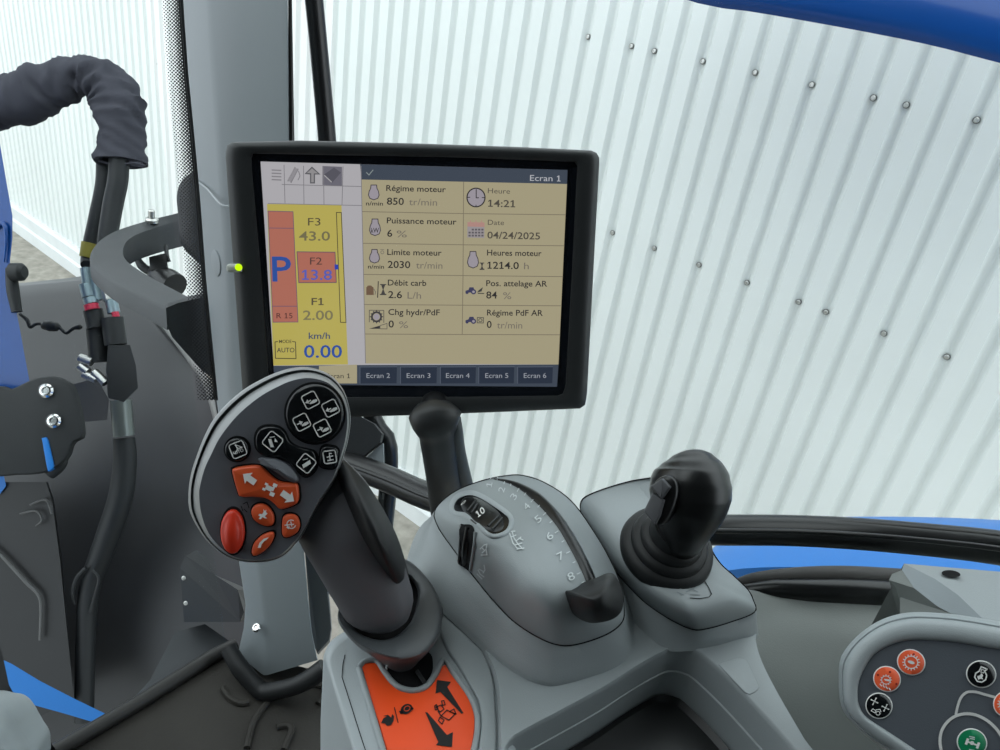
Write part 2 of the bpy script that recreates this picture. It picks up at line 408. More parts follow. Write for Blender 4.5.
fixn(mb.build('light_block_rear', smooth=0, label='unseen windowless dark panel added at the rear of the cab to keep light out', kind='structure'))
mb = MB()  # unseen full-height panel, added to stop sky light entering from the left
mb.loft([[CAM + V((x, -1.0, z)) for x, z in ((-.60, FL), (.94, FL), (.94, .62), (-.78, .62))], [CAM + V((x, -1.04, z)) for x, z in ((-.60, FL), (.94, FL), (.94, .62), (-.78, .62))]], LINING)
fixn(mb.build('light_block_left', smooth=0, label='unseen solid dark panel added on the left of the cab to block light', kind='structure'))
# windscreen plane: leans forward
WS = Plane(CAM + V((-.762, 0, -1)), V((1, 0, .15)))
def quadpane(name, P, n, label):
    mb = MB(); mb.loft([P, [p + n * .005 for p in P]], GLASS); return fixn(mb.build(name, smooth=0, label=label, kind='structure'))
w1 = quadpane('window_1', [CAM + V((-.762 - .15 * (z + 1), y, z)) for y, z in ((-1, -.99), (.46, -.99), (.47, .6), (-1, .6))], V((-1, 0, -.15)).normalized(), 'windscreen pane left of the grey pillar')
mb = MB(); mb.uv = []
rt = [(177, -30), (180, 20), (184, 75), (189.5, 130), (196, 200), (202, 280), (208, 340), (214, 400)]
L_ = 0
for i, (x, y) in enumerate(rt):
    for k in (0, 1):
        mb.v.append(WS(x + 1 - 18 * k, y, .003)); mb.uv.append((7.0 * k, y / 2.5))
for i in range(len(rt) - 1):
    mb.f.append([2 * i, 2 * i + 1, 2 * i + 3, 2 * i + 2]); mb.m.append(mb.mi(FRIT))
mb.build('frit_band', w1, smooth=0)
mb = MB()
mb.tube([WS(x + 2.5, y, .004) for x, y in rt], .0022, BLK, 8); mb.build('edge_seal', w1)
mb = MB()
pts = [(-20, 792), (60, 749), (140, 702), (215, 655), (236, 645)]
mb.tube([SF(x, y, .008) for x, y in pts], .011, SEAL, 12)
mb.build('bottom_seal', w1)
w2 = quadpane('window_2', [CAM + V((x, .60, z)) for x, z in ((-.80, .6), (-.66, -.99), (.88, -.99), (.88, .6))], V((0, 1, 0)), 'side window pane right of the grey pillar')
# pillar
def pil(L, C, Rr, B, Bl): return [L, C, Rr, B, Bl]
rings = [
 [(173, -60, .95), (204, -60, .90), (287, -60, .86), (283, -60, .97), (180, -60, 1.02)],
 [(177, 0, .96), (208, 0, .91), (288, 0, .87), (284, 0, .98), (184, 0, 1.03)],
 [(190, 140, 1.0), (217, 140, .95), (290, 140, .92), (286, 140, 1.03), (198, 140, 1.07)],
 [(203, 290, 1.05), (228, 290, 1.0), (294, 290, .98), (290, 290, 1.09), (210, 290, 1.12)],
 [(216, 400, 1.09), (238, 400, 1.04), (298, 400, 1.02), (296, 400, 1.12), (222, 400, 1.16)],
 [(235, 540, 1.14), (254, 540, 1.09), (303, 540, 1.06), (303, 540, 1.17), (240, 540, 1.2)],
 [(245, 605, 1.16), (263, 605, 1.12), (309, 605, 1.085), (309, 605, 1.19), (250, 605, 1.22)],
 [(243, 628, 1.165), (266, 630, 1.13), (312, 632, 1.095), (312, 632, 1.2), (250, 628, 1.23)],
 [(238, 650, 1.17), (267, 660, 1.14), (316, 652, 1.105), (316, 652, 1.2), (246, 650, 1.23)],
 [(240, 656, 1.172), (264, 676, 1.15), (318, 660, 1.11), (318, 660, 1.2), (248, 655, 1.23)]]
mb = MB(); n = 5
W3 = [pxr(r) for r in rings]
def rnd(r, q=.16):
    out = []
    for i in range(5):
        a, b, c = r[i - 1], r[i], r[(i + 1) % 5]
        d1 = min(.007, (a - b).length * .3); d2 = min(.007, (c - b).length * .3)
        p, s_ = b + (a - b).normalized() * d1, b + (c - b).normalized() * d2
        out += [p, p.lerp(b, .55).lerp(b.lerp(s_, .45), .5), s_]
    return out
mb.loft([rnd(r) for r in W3], PIL)
cp = fixn(mb.build('cab_pillar', smooth=22, label='grey cab pillar between windscreen and side window', kind='structure'))
for pts in ([(194, 179, 1.006), (207, 189, .984), (218, 202, .962), (223, 205.5, .956), (229, 206, .952)],):
    mb = MB(); pxtube(mb, [(a, b, d, .9) for a, b, d in pts], GREY2, 16, 8); mb.build('trim_joint', cp)
mb = MB()
PC = Plane(U(218, 262, 1.005), (U(203, 290, 1.05) - U(228, 290, 1.0)).cross(U(217, 140, .95) - U(228, 290, 1.0)))
if PC.n.dot(CAM - PC.o) < 0: PC.n = -PC.n
plate(mb, PC, ell(216.5, 263, 4.2, 13.5, -8), PIL, -.004, .0015, .001, .0008, n=32); mb.build('cover_cap', cp)
mb = MB(); screwhead(mb, U(257, 628, 1.128), CAM - U(257, 628, 1.13) + V((-.6, 0, 0)), .007, CHR); mb.build('screw', cp)
mb = MB()
slab(mb, [(288, -60, .862), (291, -60, .862), (292.5, 140, .92), (297, 290, .98), (301, 400, 1.02), (306, 540, 1.06), (302, 540, 1.065), (297, 400, 1.025), (293, 290, .985), (288.5, 140, .925)], [(288, -60, .872), (291, -60, .872), (292.5, 140, .93), (297, 290, .99), (301, 400, 1.03), (306, 540, 1.07), (302, 540, 1.075), (297, 400, 1.035), (293, 290, .995), (288.5, 140, .935)], SEAL, None)
fixn(mb.build('edge_seal', cp, smooth=0))
# rear face of the pillar, recessed to its right
mb = MB()
slab(mb, [(304, 540, 1.10), (322, 545, 1.10), (327, 580, 1.11), (331, 628, 1.12), (329, 640, 1.125), (318, 652, 1.125), (312, 640, 1.12)], [(304, 540, 1.16), (324, 545, 1.16), (328, 580, 1.17), (332, 628, 1.18), (330, 642, 1.18), (318, 655, 1.18), (312, 640, 1.18)], PILD)
fixn(mb.build('lower_cover', cp, smooth=0))
mb = MB(); pxtube(mb, [(228, 648, 1.14, 8), (240, 668, 1.13, 9), (258, 688, 1.125, 9), (268, 692, 1.12, 9), (300, 684, 1.10, 9), (325, 668, 1.10, 10)], RUB, 24, 12)
mb.build('foot_gasket', cp)
# side window frame and rail
mb = MB(); pxtube(mb, [(308, -60, .93, 9.5), (318, 40, .97, 9), (325.5, 120, 1.0, 9), (332, 190, 1.02, 9), (350, 320, 1.06, 9), (372, 415, 1.08, 9), (387, 440, 1.09, 9), (389, 470, 1.1, 9), (385, 520, 1.11, 9), (378, 580, 1.12, 9)], BLK, 60, 14)
wf = mb.build('window_frame', w2)
mb = MB()
slab(mb, [(335, 410, .99), (358, 415, 1.0), (374, 424, 1.0), (382, 434, 1.0), (380, 442, 1.0), (352, 466, 1.0), (335, 470, .99)], [(335, 412, 1.07), (360, 416, 1.07), (376, 424, 1.07), (384, 434, 1.07), (382, 444, 1.07), (352, 468, 1.07), (335, 470, 1.07)], OUTB)
slab(mb, [(360, 462, 1.01), (383, 443, 1.01), (384, 480, 1.01), (372, 476, 1.01)], [(360, 462, 1.06), (384, 444, 1.06), (385, 480, 1.06), (372, 476, 1.06)], PIL)
fixn(mb.build('corner_bracket', wf, smooth=30))
mb = MB()
path = [(345, 463, 1.0, 12.5), (388, 479, .97, 13.5), (430, 497, .93, 14), (500, 517, .84, 15), (580, 527, .76, 15.5), (660, 529, .695, 15.5), (720, 530, .655, 15.5), (790, 530.5, .628, 15.5), (860, 534, .605, 16), (940, 541, .585, 16.5), (1000, 548, .57, 17.5), (1100, 564, .55, 18)]
pxtube(mb, path, BLK, 60, 20)
rail = mb.build('window_rail', label='black curved rail running low across the side window', cat='rail')
mb = MB(); pxtube(mb, [(a + 4, b - r * .62, d - .006, r * .2) for a, b, d, r in path], SEAL, 60, 10); mb.build('rubber_lip', rail)
mb = MB(); pxtube(mb, [(a, b + r * .05, d - .022, r * .17) for a, b, d, r in path], BLK, 60, 10); mb.build('rail_bead', rail)
# side liner under the window
rows = [[(735, 588, .64), (752, 590, .64), (765, 593, .64), (785, 598, .637), (815, 601, .635), (850, 603, .632), (900, 604, .63), (1000, 610, .62)],
        [(720, 598, .625), (748, 600, .63), (764, 603, .63), (786, 608, .63), (815, 612, .628), (850, 615, .625), (900, 618, .622), (1000, 625, .61)],
        [(690, 640, .60), (730, 640, .60), (765, 640, .60), (790, 643, .60), (820, 648, .60), (850, 650, .60), (900, 655, .595), (1000, 660, .59)],
        [(690, 700, .575), (730, 700, .575), (770, 700, .575), (800, 700, .575), (830, 700, .575), (860, 700, .575), (910, 700, .575), (1000, 700, .575)],
        [(690, 790, .56), (730, 790, .56), (780, 790, .56), (810, 790, .56), (840, 790, .56), (870, 790, .56), (920, 790, .56), (1000, 790, .56)]]
G = [pxr(r, 30, False) for r in rows]
cols = [crs([tuple(G[i][j]) for i in range(5)], 24, False) for j in range(30)]
mb = MB(); mb.loft([list(c) + [c[-1] + V((0, .09, -.02)), c[0] + V((0, .02, -.02))] for c in cols], LINER)
fixn(mb.build('trim_1', smooth=50, label='smooth grey side liner below the window, right of the armrest', kind='structure'))
mb = MB(); pxtube(mb, [(735, 586, .662, 6), (752, 581.5, .657, 8), (775, 579.5, .655, 10), (810, 577.5, .652, 11), (850, 577, .649, 11), (905, 580, .647, 11), (990, 587, .637, 11)], mat('seal_brown', (.045, .042, .04), .6), 40, 16)
pxtube(mb, [(735, 594, .652, 7), (752, 591, .648, 8), (775, 590, .646, 11), (810, 591, .643, 13), (850, 592, .640, 14), (905, 595, .637, 14), (990, 603, .63, 14)], BLK, 40, 12)  # black tube stands in for the shadow below the seal
mb.build('trim_2', label='sealing strip with a black strip in place of its shadow, along the sill below the window rail', kind='structure')
mb = MB()
T = [(904, 563.5, .56), (950, 567.5, .548), (1010, 572.5, .535), (1060, 600, .51), (1060, 660, .49), (1000, 626, .50), (982, 618, .503), (958, 595, .519), (935, 579, .538)]
Tl = [(902, 570, .552), (914, 588, .537), (937, 606, .52), (950, 613, .512), (985, 623, .50)]
t3 = pxr(T); a = [t3[0], t3[8], t3[7], t3[6], t3[5]]; b_ = pxr(Tl)
mb.poly(t3, GREY); mb.loft([a, b_], PIL, closed=False)
c_ = pxr([(892, 574, .556), (889, 580, .556), (896, 588, .556), (900, 597, .556), (900, 625, .54)])
mb.loft([[b_[0], b_[1], b_[2], b_[3], b_[4]], [c_[0], c_[1], c_[2], c_[3], c_[4]]], LINER, closed=False)
bot = [p + V((0, .02, -.14)) for p in t3]
mb.loft([[t3[i] for i in (0, 1, 2, 3, 4, 5)], [bot[i] for i in (0, 1, 2, 3, 4, 5)]], LINER, closed=False)
mb.loft([[c_[i] for i in range(5)], [p + V((.07, .03, -.12)) for p in c_]], LINER, closed=False)
t_3 = mb.build('trim_3', smooth=30, label='grey ledge with a small round hole beside the sill at right', kind='structure')
LP = Plane(t3[1], (t3[2] - t3[0]).cross(t3[7] - t3[0]));
if LP.n.z < 0: LP.n = -LP.n
mb = MB(); mb.fill(LP, ell(951, 573.8, 9.5, 3.6, 6), VOID, .001); mb.build('screw_hole', t_3)
# ================================================================== outside, ahead of the windscreen
mb = MB()
rows = [[(-60, 289, 2.05), (20, 283, 2.05), (60, 279, 2.05), (100, 276, 2.05), (130, 292, 2.02), (142, 305, 2.0)],
        [(-60, 300, 1.98), (20, 293, 1.98), (60, 290, 1.98), (105, 289, 1.98), (140, 307, 1.95), (160, 325, 1.93)],
        [(-60, 350, 1.90), (20, 346, 1.90), (70, 345, 1.90), (120, 345, 1.89), (165, 352, 1.87), (190, 360, 1.85)],
        [(-60, 430, 1.80), (20, 430, 1.80), (70, 430, 1.80), (130, 430, 1.79), (180, 425, 1.77), (212, 410, 1.75)],
        [(-60, 540, 1.74), (20, 540, 1.74), (80, 540, 1.74), (140, 540, 1.73), (190, 530, 1.70), (228, 500, 1.68)],
        [(-60, 660, 1.72), (20, 660, 1.72), (90, 660, 1.72), (150, 660, 1.70), (205, 640, 1.68), (245, 600, 1.65)],
        [(-60, 820, 1.72), (20, 820, 1.72), (100, 820, 1.72), (170, 800, 1.70), (230, 760, 1.68), (270, 700, 1.65)],
        [(20, 1245, 1.70), (60, 1245, 1.70), (120, 1245, 1.70), (170, 1245, 1.69), (220, 1245, 1.68), (250, 1245, 1.67)]]
G = [pxr(r, 26, False) for r in rows]
cols = [crs([tuple(G[i][j]) for i in range(8)], 40, False) for j in range(26)]
dv = camvec(.1, -.3, -1) * .05
mb.loft([list(c) + [q + dv for q in reversed(c)] for c in cols], MUD)
mg = fixn(mb.build('mudguard', smooth=50, label='large dark grey mudguard outside the windscreen behind the hoses', cat='mudguard'))
mb = MB(); pxtube(mb, [(130, 290, 2.0, 1.4), (150, 308, 1.95, 2), (172, 336, 1.88, 2.6), (192, 362, 1.84, 3.4), (206, 382, 1.79, 4), (214, 412, 1.74, 2.5), (222, 450, 1.72, 1.6)], mat('mud_edge', (.20, .20, .195), .6), 40, 10); mb.build('rim', mg)
# hose sleeve
import mathutils
ctr = [(-40, 118, 1.62, 23), (0, 104, 1.6, 22.5), (20, 100, 1.6, 25), (38, 92, 1.6, 23.5), (60, 83, 1.6, 22), (78, 77, 1.6, 18.5), (97, 79, 1.6, 21), (113, 92, 1.6, 22.5), (121, 112, 1.6, 23), (122, 135, 1.6, 22.5), (121, 152, 1.6, 23), (121, 163, 1.6, 25)]
P = crs([(a, b, d * 400) for a, b, d, r in ctr], 90, False)
mb = MB(); rings = []; prev = None
def rad_at(q):
    j = min(int(q), len(ctr) - 2); t = q - j; t = t * t * (3 - 2 * t); return ctr[j][3] * (1 - t) + ctr[j + 1][3] * t
LL = [0]
for a, b in zip(ctr, ctr[1:]): LL.append(LL[-1] + math.dist(a[:2], b[:2]))
PW = [U(v.x, v.y, v.z / 400) for v in P]
for i in range(90):
    s_ = LL[-1] * i / 89; j = max(k for k in range(len(LL) - 1) if LL[k] <= s_ + 1e-6); r = rad_at(j + (s_ - LL[j]) / (LL[j + 1] - LL[j])) * 1.6 / F
    t = (PW[min(i + 1, 89)] - PW[max(i - 1, 0)]).normalized(); a = camvec(0, 0, 1); a = (a - t * a.dot(t)).normalized(); b = t.cross(a)
    ring = []
    for k in range(40):
        q = 2 * PI * k / 40; dv_ = a * math.cos(q) + b * math.sin(q)
        p = PW[i] + dv_ * r
        bend = 1.0 if 30 < i < 74 else .45
        wv = noise.noise(V((s_ * .13 + 1.2 * math.sin(q + .5), math.cos(q) * 1.1, math.sin(q) * 1.1))) 
        fold = -abs(noise.noise(V((s_ * .09 + .7 * math.sin(q), 5 + math.cos(q) * .6, math.sin(q) * .6)))) 
        cr_ = noise.noise(V((s_ * .10 + 1.6 * math.cos(q), 9.1, 1.1 * math.sin(q)))); ring.append(p + dv_ * r * (.22 * wv + .42 * fold - .26 * max(0, cr_) + .10) * bend)
    rings.append(ring)
inner = [[q + (PW[89] - q) * .12 for q in rings[-1]], [q + (PW[80] - q) * .3 for q in rings[80]]]
mb.loft(rings + inner, CLOTH, cap1=True)
sl = fixn(mb.build('hose_sleeve', smooth=60, label='dark fabric protective sleeve arching over the hydraulic hoses', cat='sleeve'))
mb = MB(); slab(mb, [(128, 160, 1.575), (140, 158, 1.59), (146, 168, 1.60), (132, 166, 1.575)], [(128, 160, 1.60), (140, 158, 1.605), (146, 168, 1.605), (132, 166, 1.60)], CLOTH, None); mb.build('flap', sl)
mb = MB(); pxtube(mb, [(99, 161, 1.578, 1.2), (110, 163.5, 1.572, 1.2), (122, 164, 1.572, 1.2), (134, 163, 1.576, 1.2), (145, 166, 1.585, 1.2)], CLOTH, 24, 8); mb.build('hem', sl)
# hoses
for pts, lab in (([(106, 160, 1.625, 9), (105, 185, 1.625, 9), (99, 215, 1.625, 9), (93, 240, 1.625, 8.5), (88, 258, 1.62, 6.5), (87, 265, 1.61, 6)], 'left hydraulic hose hanging below the fabric sleeve, with a yellow band'),
            ([(119, 160, 1.58, 9.5), (118, 180, 1.58, 9.5), (113, 205, 1.58, 9.5), (108, 235, 1.575, 9), (105, 260, 1.575, 8), (105, 281, 1.575, 7)], 'right hydraulic hose hanging below the fabric sleeve, beside the banded one')):
    mb = MB(); pxtube(mb, pts, OUTB, 40, 14); h = mb.build('hydraulic_hose', label=lab, cat='hose', group='hydraulic hoses below the sleeve')
    if 'left' in lab:
        mb = MB(); pxtube(mb, [(91.5, 244, 1.622, 9.3), (88, 258, 1.62, 8.0)], YEL, 4, 14); mb.build('band', h)
# coupler block
cb = thing('hydraulic_coupler', U(110, 340, 1.6), 'black quick coupler block of the loader hoses with metal fittings and red cap', 'coupler')
def pxcyl(x0, y0, x1, y1, d, r, m, name, par, r2=None):
    mb = MB(); pxtube(mb, [(x0, y0, d, r), (x1, y1, d, r2 or r)], m, 6, 16); return mb.build(name, par)
pxcyl(86, 268, 88, 283, 1.59, 5.5, TEAL, 'fitting', cb); pxcyl(87, 284, 90, 297, 1.59, 7.5, TEAL, 'fitting', cb); pxcyl(90, 298, 92, 304, 1.585, 7, TEAL, 'fitting', cb)
pxcyl(96, 280, 99, 300, 1.59, 5, TEAL, 'fitting', cb); pxcyl(106, 285, 110, 300, 1.59, 6.5, STEEL, 'fitting', cb); pxcyl(111, 300, 114, 313, 1.59, 6, TEAL, 'fitting', cb)
pxcyl(91, 304.5, 92.5, 310, 1.58, 7, RED, 'red_cap', cb); pxcyl(115, 312, 116, 317, 1.58, 3.5, RED, 'red_cap', cb)
pxcyl(93, 310, 97, 328, 1.59, 9, OUTB, 'coupling', cb); pxcyl(96, 328, 99, 362, 1.6, 9, OUTB, 'coupling', cb); pxcyl(112, 318, 116, 345, 1.59, 10.5, OUTB, 'coupling', cb)
mb = MB(); slab(mb, [(108, 345, 1.57), (130, 345, 1.57), (136, 366, 1.57), (138, 388, 1.57), (124, 402, 1.57), (108, 398, 1.57), (106, 370, 1.57)], [(108, 345, 1.65), (130, 345, 1.65), (136, 366, 1.65), (138, 388, 1.65), (124, 402, 1.65), (108, 398, 1.65), (106, 370, 1.65)], OUTB); fixn(mb.build('block', cb, smooth=0))
for a in ((80, 366, 88, 372), (84, 374, 97, 380), (94, 372, 106, 383), (80, 358, 92, 362)): pxcyl(*a, 1.585, 4.5, STEEL, 'fitting', cb)
pxcyl(121, 400, 124, 436, 1.59, 10, mat('hose_ferrule', (.16, .18, .175), .3, .5, metal=.5), 'ferrule', cb)
mb = MB(); slab(mb, [(74, 384, 1.58), (97, 378, 1.58), (109, 400, 1.58), (107, 420, 1.58), (84, 422, 1.58)], [(74, 384, 1.62), (97, 378, 1.62), (109, 400, 1.62), (107, 420, 1.62), (84, 422, 1.62)], mat('plate_grey', (.075, .075, .08), .5), None); fixn(mb.build('mounting_plate', cb, smooth=0))
mb = MB(); pxtube(mb, [(124, 438, 1.6, 10), (125, 460, 1.6, 11), (121, 495, 1.6, 11.5), (110, 530, 1.6, 11.5), (98, 562, 1.6, 10.5), (90, 585, 1.6, 10), (86, 630, 1.6, 9), (84, 720, 1.6, 9)], OUTB, 50, 16)
hz = mb.build('hydraulic_hose', label='thick dark hydraulic hose hanging down from the coupler block', cat='hose', group=None)
mb = MB(); pxtube(mb, [(86, 568, 1.57, 2), (77, 578, 1.57, 2.3), (73, 592, 1.57, 2), (75, 604, 1.58, 1.6)], OUTB, 20, 8); pxtube(mb, [(93, 570, 1.57, 1.6), (99, 578, 1.57, 1.6), (96, 592, 1.57, 1.6), (91, 612, 1.58, 2.2)], OUTB, 20, 8); mb.build('clip', hz)
mb = MB(); pxtube(mb, [(20, 314, 1.6, 1.6), (27, 320, 1.6, 2), (30, 327, 1.6, 1.6), (36, 324, 1.6, 1.6), (42, 324, 1.6, 1.6), (44, 325, 1.6, 4.5), (50, 326, 1.6, 5.5), (57, 327, 1.6, 4.5), (60, 328, 1.6, 1.6), (66, 333, 1.6, 1.6), (71, 330, 1.6, 1.6), (74, 328, 1.6, 2), (79, 327, 1.6, 3), (81, 328, 1.6, 2)], OUTB, 80, 10)
mb.build('cable', label='thin black cable with an inline plug strung left of the coupler block', cat='cable')
# loader post and bracket
mb = MB()
slab(mb, [(-50, 120, 1.43), (-4, 120, 1.43), (0, 144, 1.43), (7, 185, 1.43), (12.5, 216, 1.43), (12.5, 238, 1.43), (10, 262, 1.43), (11.5, 285, 1.43), (19, 325, 1.43), (30, 384, 1.43), (38, 430, 1.43), (-50, 470, 1.43)], [(-50, 120, 1.54), (-8, 120, 1.54), (-3, 144, 1.54), (4, 185, 1.54), (9, 216, 1.54), (9, 238, 1.54), (7, 262, 1.54), (9, 285, 1.54), (16, 325, 1.54), (27, 384, 1.54), (35, 430, 1.54), (-50, 470, 1.54)], BLUE)
post = fixn(mb.build('loader_post', smooth=25, label='blue loader post at the left edge outside the windscreen', cat='loader post'))
mb = MB(); pxtube(mb, [(11, 268, 1.43, 5), (13, 290, 1.43, 6), (17, 312, 1.43, 5)], OUTB, 10, 10); pxtube(mb, [(12, 272, 1.42, 9), (22, 272, 1.42, 9), (25, 272, 1.42, 6)], OUTB, 10, 14); mb.build('rubber_knob', post)
mb = MB(); pxtube(mb, [(-6, 226, 1.425, 3), (4, 224, 1.425, 2.5), (6, 240, 1.425, 1.5), (4, 262, 1.425, 1)], BLUE, 16, 10); mb.build('weld_rib', post)
mb = MB()
o1 = [(-50, 392), (0, 386), (10, 389), (28, 381), (40, 377), (55, 376), (66, 381), (72, 386), (78, 405), (82, 428), (81, 438), (72, 443), (66, 458), (50, 470), (20, 475), (-50, 470)]
BP = Plane(U(30, 420, 1.40), camvec(.2, .1, 1))
plate(mb, BP, o1, OUTB, -.02, 0, .004, n=90); br = mb.build('loader_bracket', label='black bolted steel bracket low on the blue loader post', cat='bracket')
for x, y in ((47, 391), (54.5, 421)):
    mb = MB(); screwhead(mb, BP(x, y, 0), BP.n, .0135, CHR); mb.build('bolt', br)
mb = MB(); plate(mb, BP, [(42, 438), (48, 437), (55, 468), (48, 472)], BLUEL, -.03, .003, .002, lin_=True, n=16); mb.build('blue_lug', br)
mb = MB(); pxtube(mb, [(58, 450, 1.42, 8), (60, 463, 1.42, 7), (50, 474, 1.42, 6)], OUTB, 10, 12); mb.build('stop', br)
mb = MB()
slab(mb, [(-50, 482, 1.56), (46, 482, 1.56), (52, 500, 1.56), (60, 560, 1.56), (68, 640, 1.56), (74, 700, 1.56), (-50, 760, 1.56)], [(-50, 482, 1.62), (48, 482, 1.62), (54, 500, 1.62), (62, 560, 1.62), (68, 640, 1.62), (74, 700, 1.62), (-50, 760, 1.62)], mat('subframe_black', (.006, .0065, .008), .5))
sf = fixn(mb.build('loader_subframe', smooth=20, label='black loader subframe column below the bolted bracket', cat='subframe'))
mb = MB(); slab(mb, [(-50, 440, 1.555), (0, 458, 1.555), (6, 486, 1.555), (0, 494, 1.555), (-50, 505, 1.555)], [(-50, 440, 1.57), (0, 458, 1.57), (6, 486, 1.57), (0, 494, 1.57), (-50, 505, 1.57)], BLUEL); fixn(mb.build('blue_plate', sf, smooth=0))
for pts in ([(-10, 546, 1.55, 1.6), (2, 556, 1.55, 1.8), (18, 573, 1.55, 2), (28, 584, 1.55, 2), (38, 594, 1.55, 1.8), (41, 606, 1.55, 1.6), (40, 640, 1.55, 1.4)], [(30, 505, 1.55, 1.2), (46, 500, 1.55, 1.4), (52, 514, 1.55, 1.4)], [(20, 514, 1.55, 1), (36, 511, 1.55, 1.2), (42, 520, 1.55, 1.2), (36, 526, 1.55, 1)]):
    mb = MB(); pxtube(mb, pts, mat('dull_pipe', (.09, .09, .09), .5), 24, 8); mb.build('pipe', sf)
mb = MB()
slab(mb, [(-40, 640, 1.2), (12, 664, 1.2), (40, 681, 1.2), (75, 699, 1.2), (106, 714, 1.2), (96, 723, 1.2), (66, 714, 1.2), (30, 704, 1.2), (18, 700, 1.2), (-40, 690, 1.2)], [(-40, 640, 1.32), (12, 664, 1.32), (40, 681, 1.32), (75, 699, 1.32), (106, 714, 1.32), (96, 723, 1.32), (66, 714, 1.32), (30, 704, 1.32), (18, 700, 1.32), (-40, 690, 1.32)], BLUEL)
fixn(mb.build('bonnet_edge', smooth=0, label='bright blue bonnet edge low outside the windscreen, bottom left', cat='bonnet'))
# dark step / hood side in front of the pillar
mb = MB()
slab(mb, [(180, 568, 1.34), (186, 556, 1.34), (196, 550, 1.34), (206, 556, 1.34), (215, 575, 1.32), (238, 590, 1.3), (244, 612, 1.3), (240, 622, 1.3), (184, 622, 1.34)], [(180, 568, 1.45), (186, 556, 1.45), (196, 550, 1.45), (206, 556, 1.45), (215, 575, 1.45), (250, 590, 1.45), (250, 612, 1.45), (242, 622, 1.45), (184, 618, 1.45)], OUTB)
bs = fixn(mb.build('step_bracket', smooth=20, label='dark bracket with small bolts outside, left of the pillar foot', cat='bracket'))
for x, y in ((182, 578), (184, 603), (203, 562)):
    mb = MB(); screwhead(mb, U(x + 2, y, 1.338), camvec(0, 0, 1), .004, STEEL); mb.build('bolt', bs)
mb = MB()
slab(mb, [(100, 735, 1.22), (150, 680, 1.3), (175, 632, 1.4), (205, 624, 1.4), (228, 640, 1.35), (245, 660, 1.3), (160, 720, 1.2), (110, 760, 1.18)], [(100, 760, 1.3), (150, 700, 1.38), (175, 652, 1.48), (205, 644, 1.48), (228, 660, 1.43), (245, 680, 1.38), (160, 740, 1.28), (110, 780, 1.26)], mat('cowl_grey', (.022, .025, .028), .6))
fixn(mb.build('cowl_panel', smooth=0, label='dark grey sloping cowl outside along the foot of the windscreen', cat='panel'))
# curved arm with mirror
arm = thing('mirror_bracket', U(120, 270, 1.25), 'black curved mirror bracket looping out from the pillar outside the windscreen', 'mirror bracket')
oT = [(200, 206, 1.5), (174, 213, 1.46), (150, 219, 1.42), (118, 229, 1.34), (100, 239, 1.28), (91, 250, 1.24), (90, 260, 1.22), (95, 268, 1.2), (115, 283, 1.15), (140, 296, 1.11), (167, 309, 1.07)]
iT = [(200, 216, 1.5), (176, 222, 1.46), (158, 227, 1.42), (138, 234, 1.36), (127, 241, 1.31), (123, 249, 1.28), (124, 257, 1.25), (130, 264, 1.23), (145, 274, 1.19), (165, 285, 1.15), (192, 299, 1.1)]
oB = [(200, 224, 1.5), (174, 231, 1.46), (150, 238, 1.42), (118, 247, 1.34), (101, 256, 1.28), (92, 266, 1.24), (91, 277, 1.22), (97, 286, 1.2), (115, 301, 1.15), (140, 315, 1.11), (167, 330, 1.07)]
iB = [(x, y + 26 - 4 * (i > 6), d) for i, (x, y, d) in enumerate(iT)]
mb = MB(); S4 = [pxr(q, 50, False) for q in (oT, iT, iB, oB)]
rr = []
for k in range(50):
    a, b, c, d = [S4[j][k] for j in range(4)]
    rr.append([d.lerp(a, .85), a.lerp(d, .04).lerp(b, .04), a.lerp(b, .12), b.lerp(a, .1), b, b.lerp(c, .15), c, d])
mb.loft(rr, mat('arm_black', (.035, .038, .042), .5, .4, bump=.1, scale=400)); fixn(mb.build('arm', arm, smooth=40))
mb = MB(); slab(mb, [(166, 308, 1.05), (178, 303, 1.05), (204, 297, 1.08), (206, 320, 1.08), (212, 376, 1.08), (203, 372, 1.08), (172, 337, 1.06), (167, 325, 1.05)], [(168, 300, 1.12), (184, 297, 1.12), (206, 293, 1.14), (208, 320, 1.14), (214, 376, 1.14), (206, 372, 1.14), (176, 337, 1.13), (170, 325, 1.12)], OUTB); fixn(mb.build('cuff', arm, smooth=20))
mb = MB(); screwhead(mb, U(152, 222, 1.42), V((0, 0, 1)), .012, STEEL); mb.lathe(U(152, 221, 1.42), V((0, 0, 1)), [(.006, 0), (.006, .02), (.004, .022)], STEEL, 12); mb.build('bolt', arm)
mo = [(186, 172), (177, 181), (173, 195), (174.5, 215), (176, 238), (181, 249), (190, 258), (202, 266), (214, 270), (214, 168), (200, 166)]
mb = MB(); MP = Plane(U(190, 215, 1.3), camvec(-.2, 0, 1)); plate(mb, MP, mo, OUTB, -.06, 0, .015, .006, n=60)
mb.build('mirror', label='black rounded back of the wing mirror half hidden by the pillar', cat='mirror')
lamp = thing('work_lamp', U(160, 275, 1.4), 'small black work lamp seen through the loop of the mirror bracket', 'lamp')
mb = MB(); slab(mb, [(149, 257, 1.38), (166, 253, 1.38), (168, 268, 1.38), (150, 270, 1.38)], [(149, 257, 1.44), (166, 253, 1.44), (168, 268, 1.44), (150, 270, 1.44)], BLK, None); fixn(mb.build('mount', lamp, smooth=0))
mb = MB(); pxtube(mb, [(151, 270, 1.42, 5), (158, 275, 1.4, 10), (168, 281, 1.39, 13), (175, 286, 1.38, 13)], BLK, 12, 16); mb.build('housing', lamp)
mb = MB(); pxtube(mb, [(137, 258, 1.4, 3), (142, 266, 1.4, 4.5), (150, 272, 1.4, 4)], OUTB, 10, 10); mb.build('hinge', lamp)
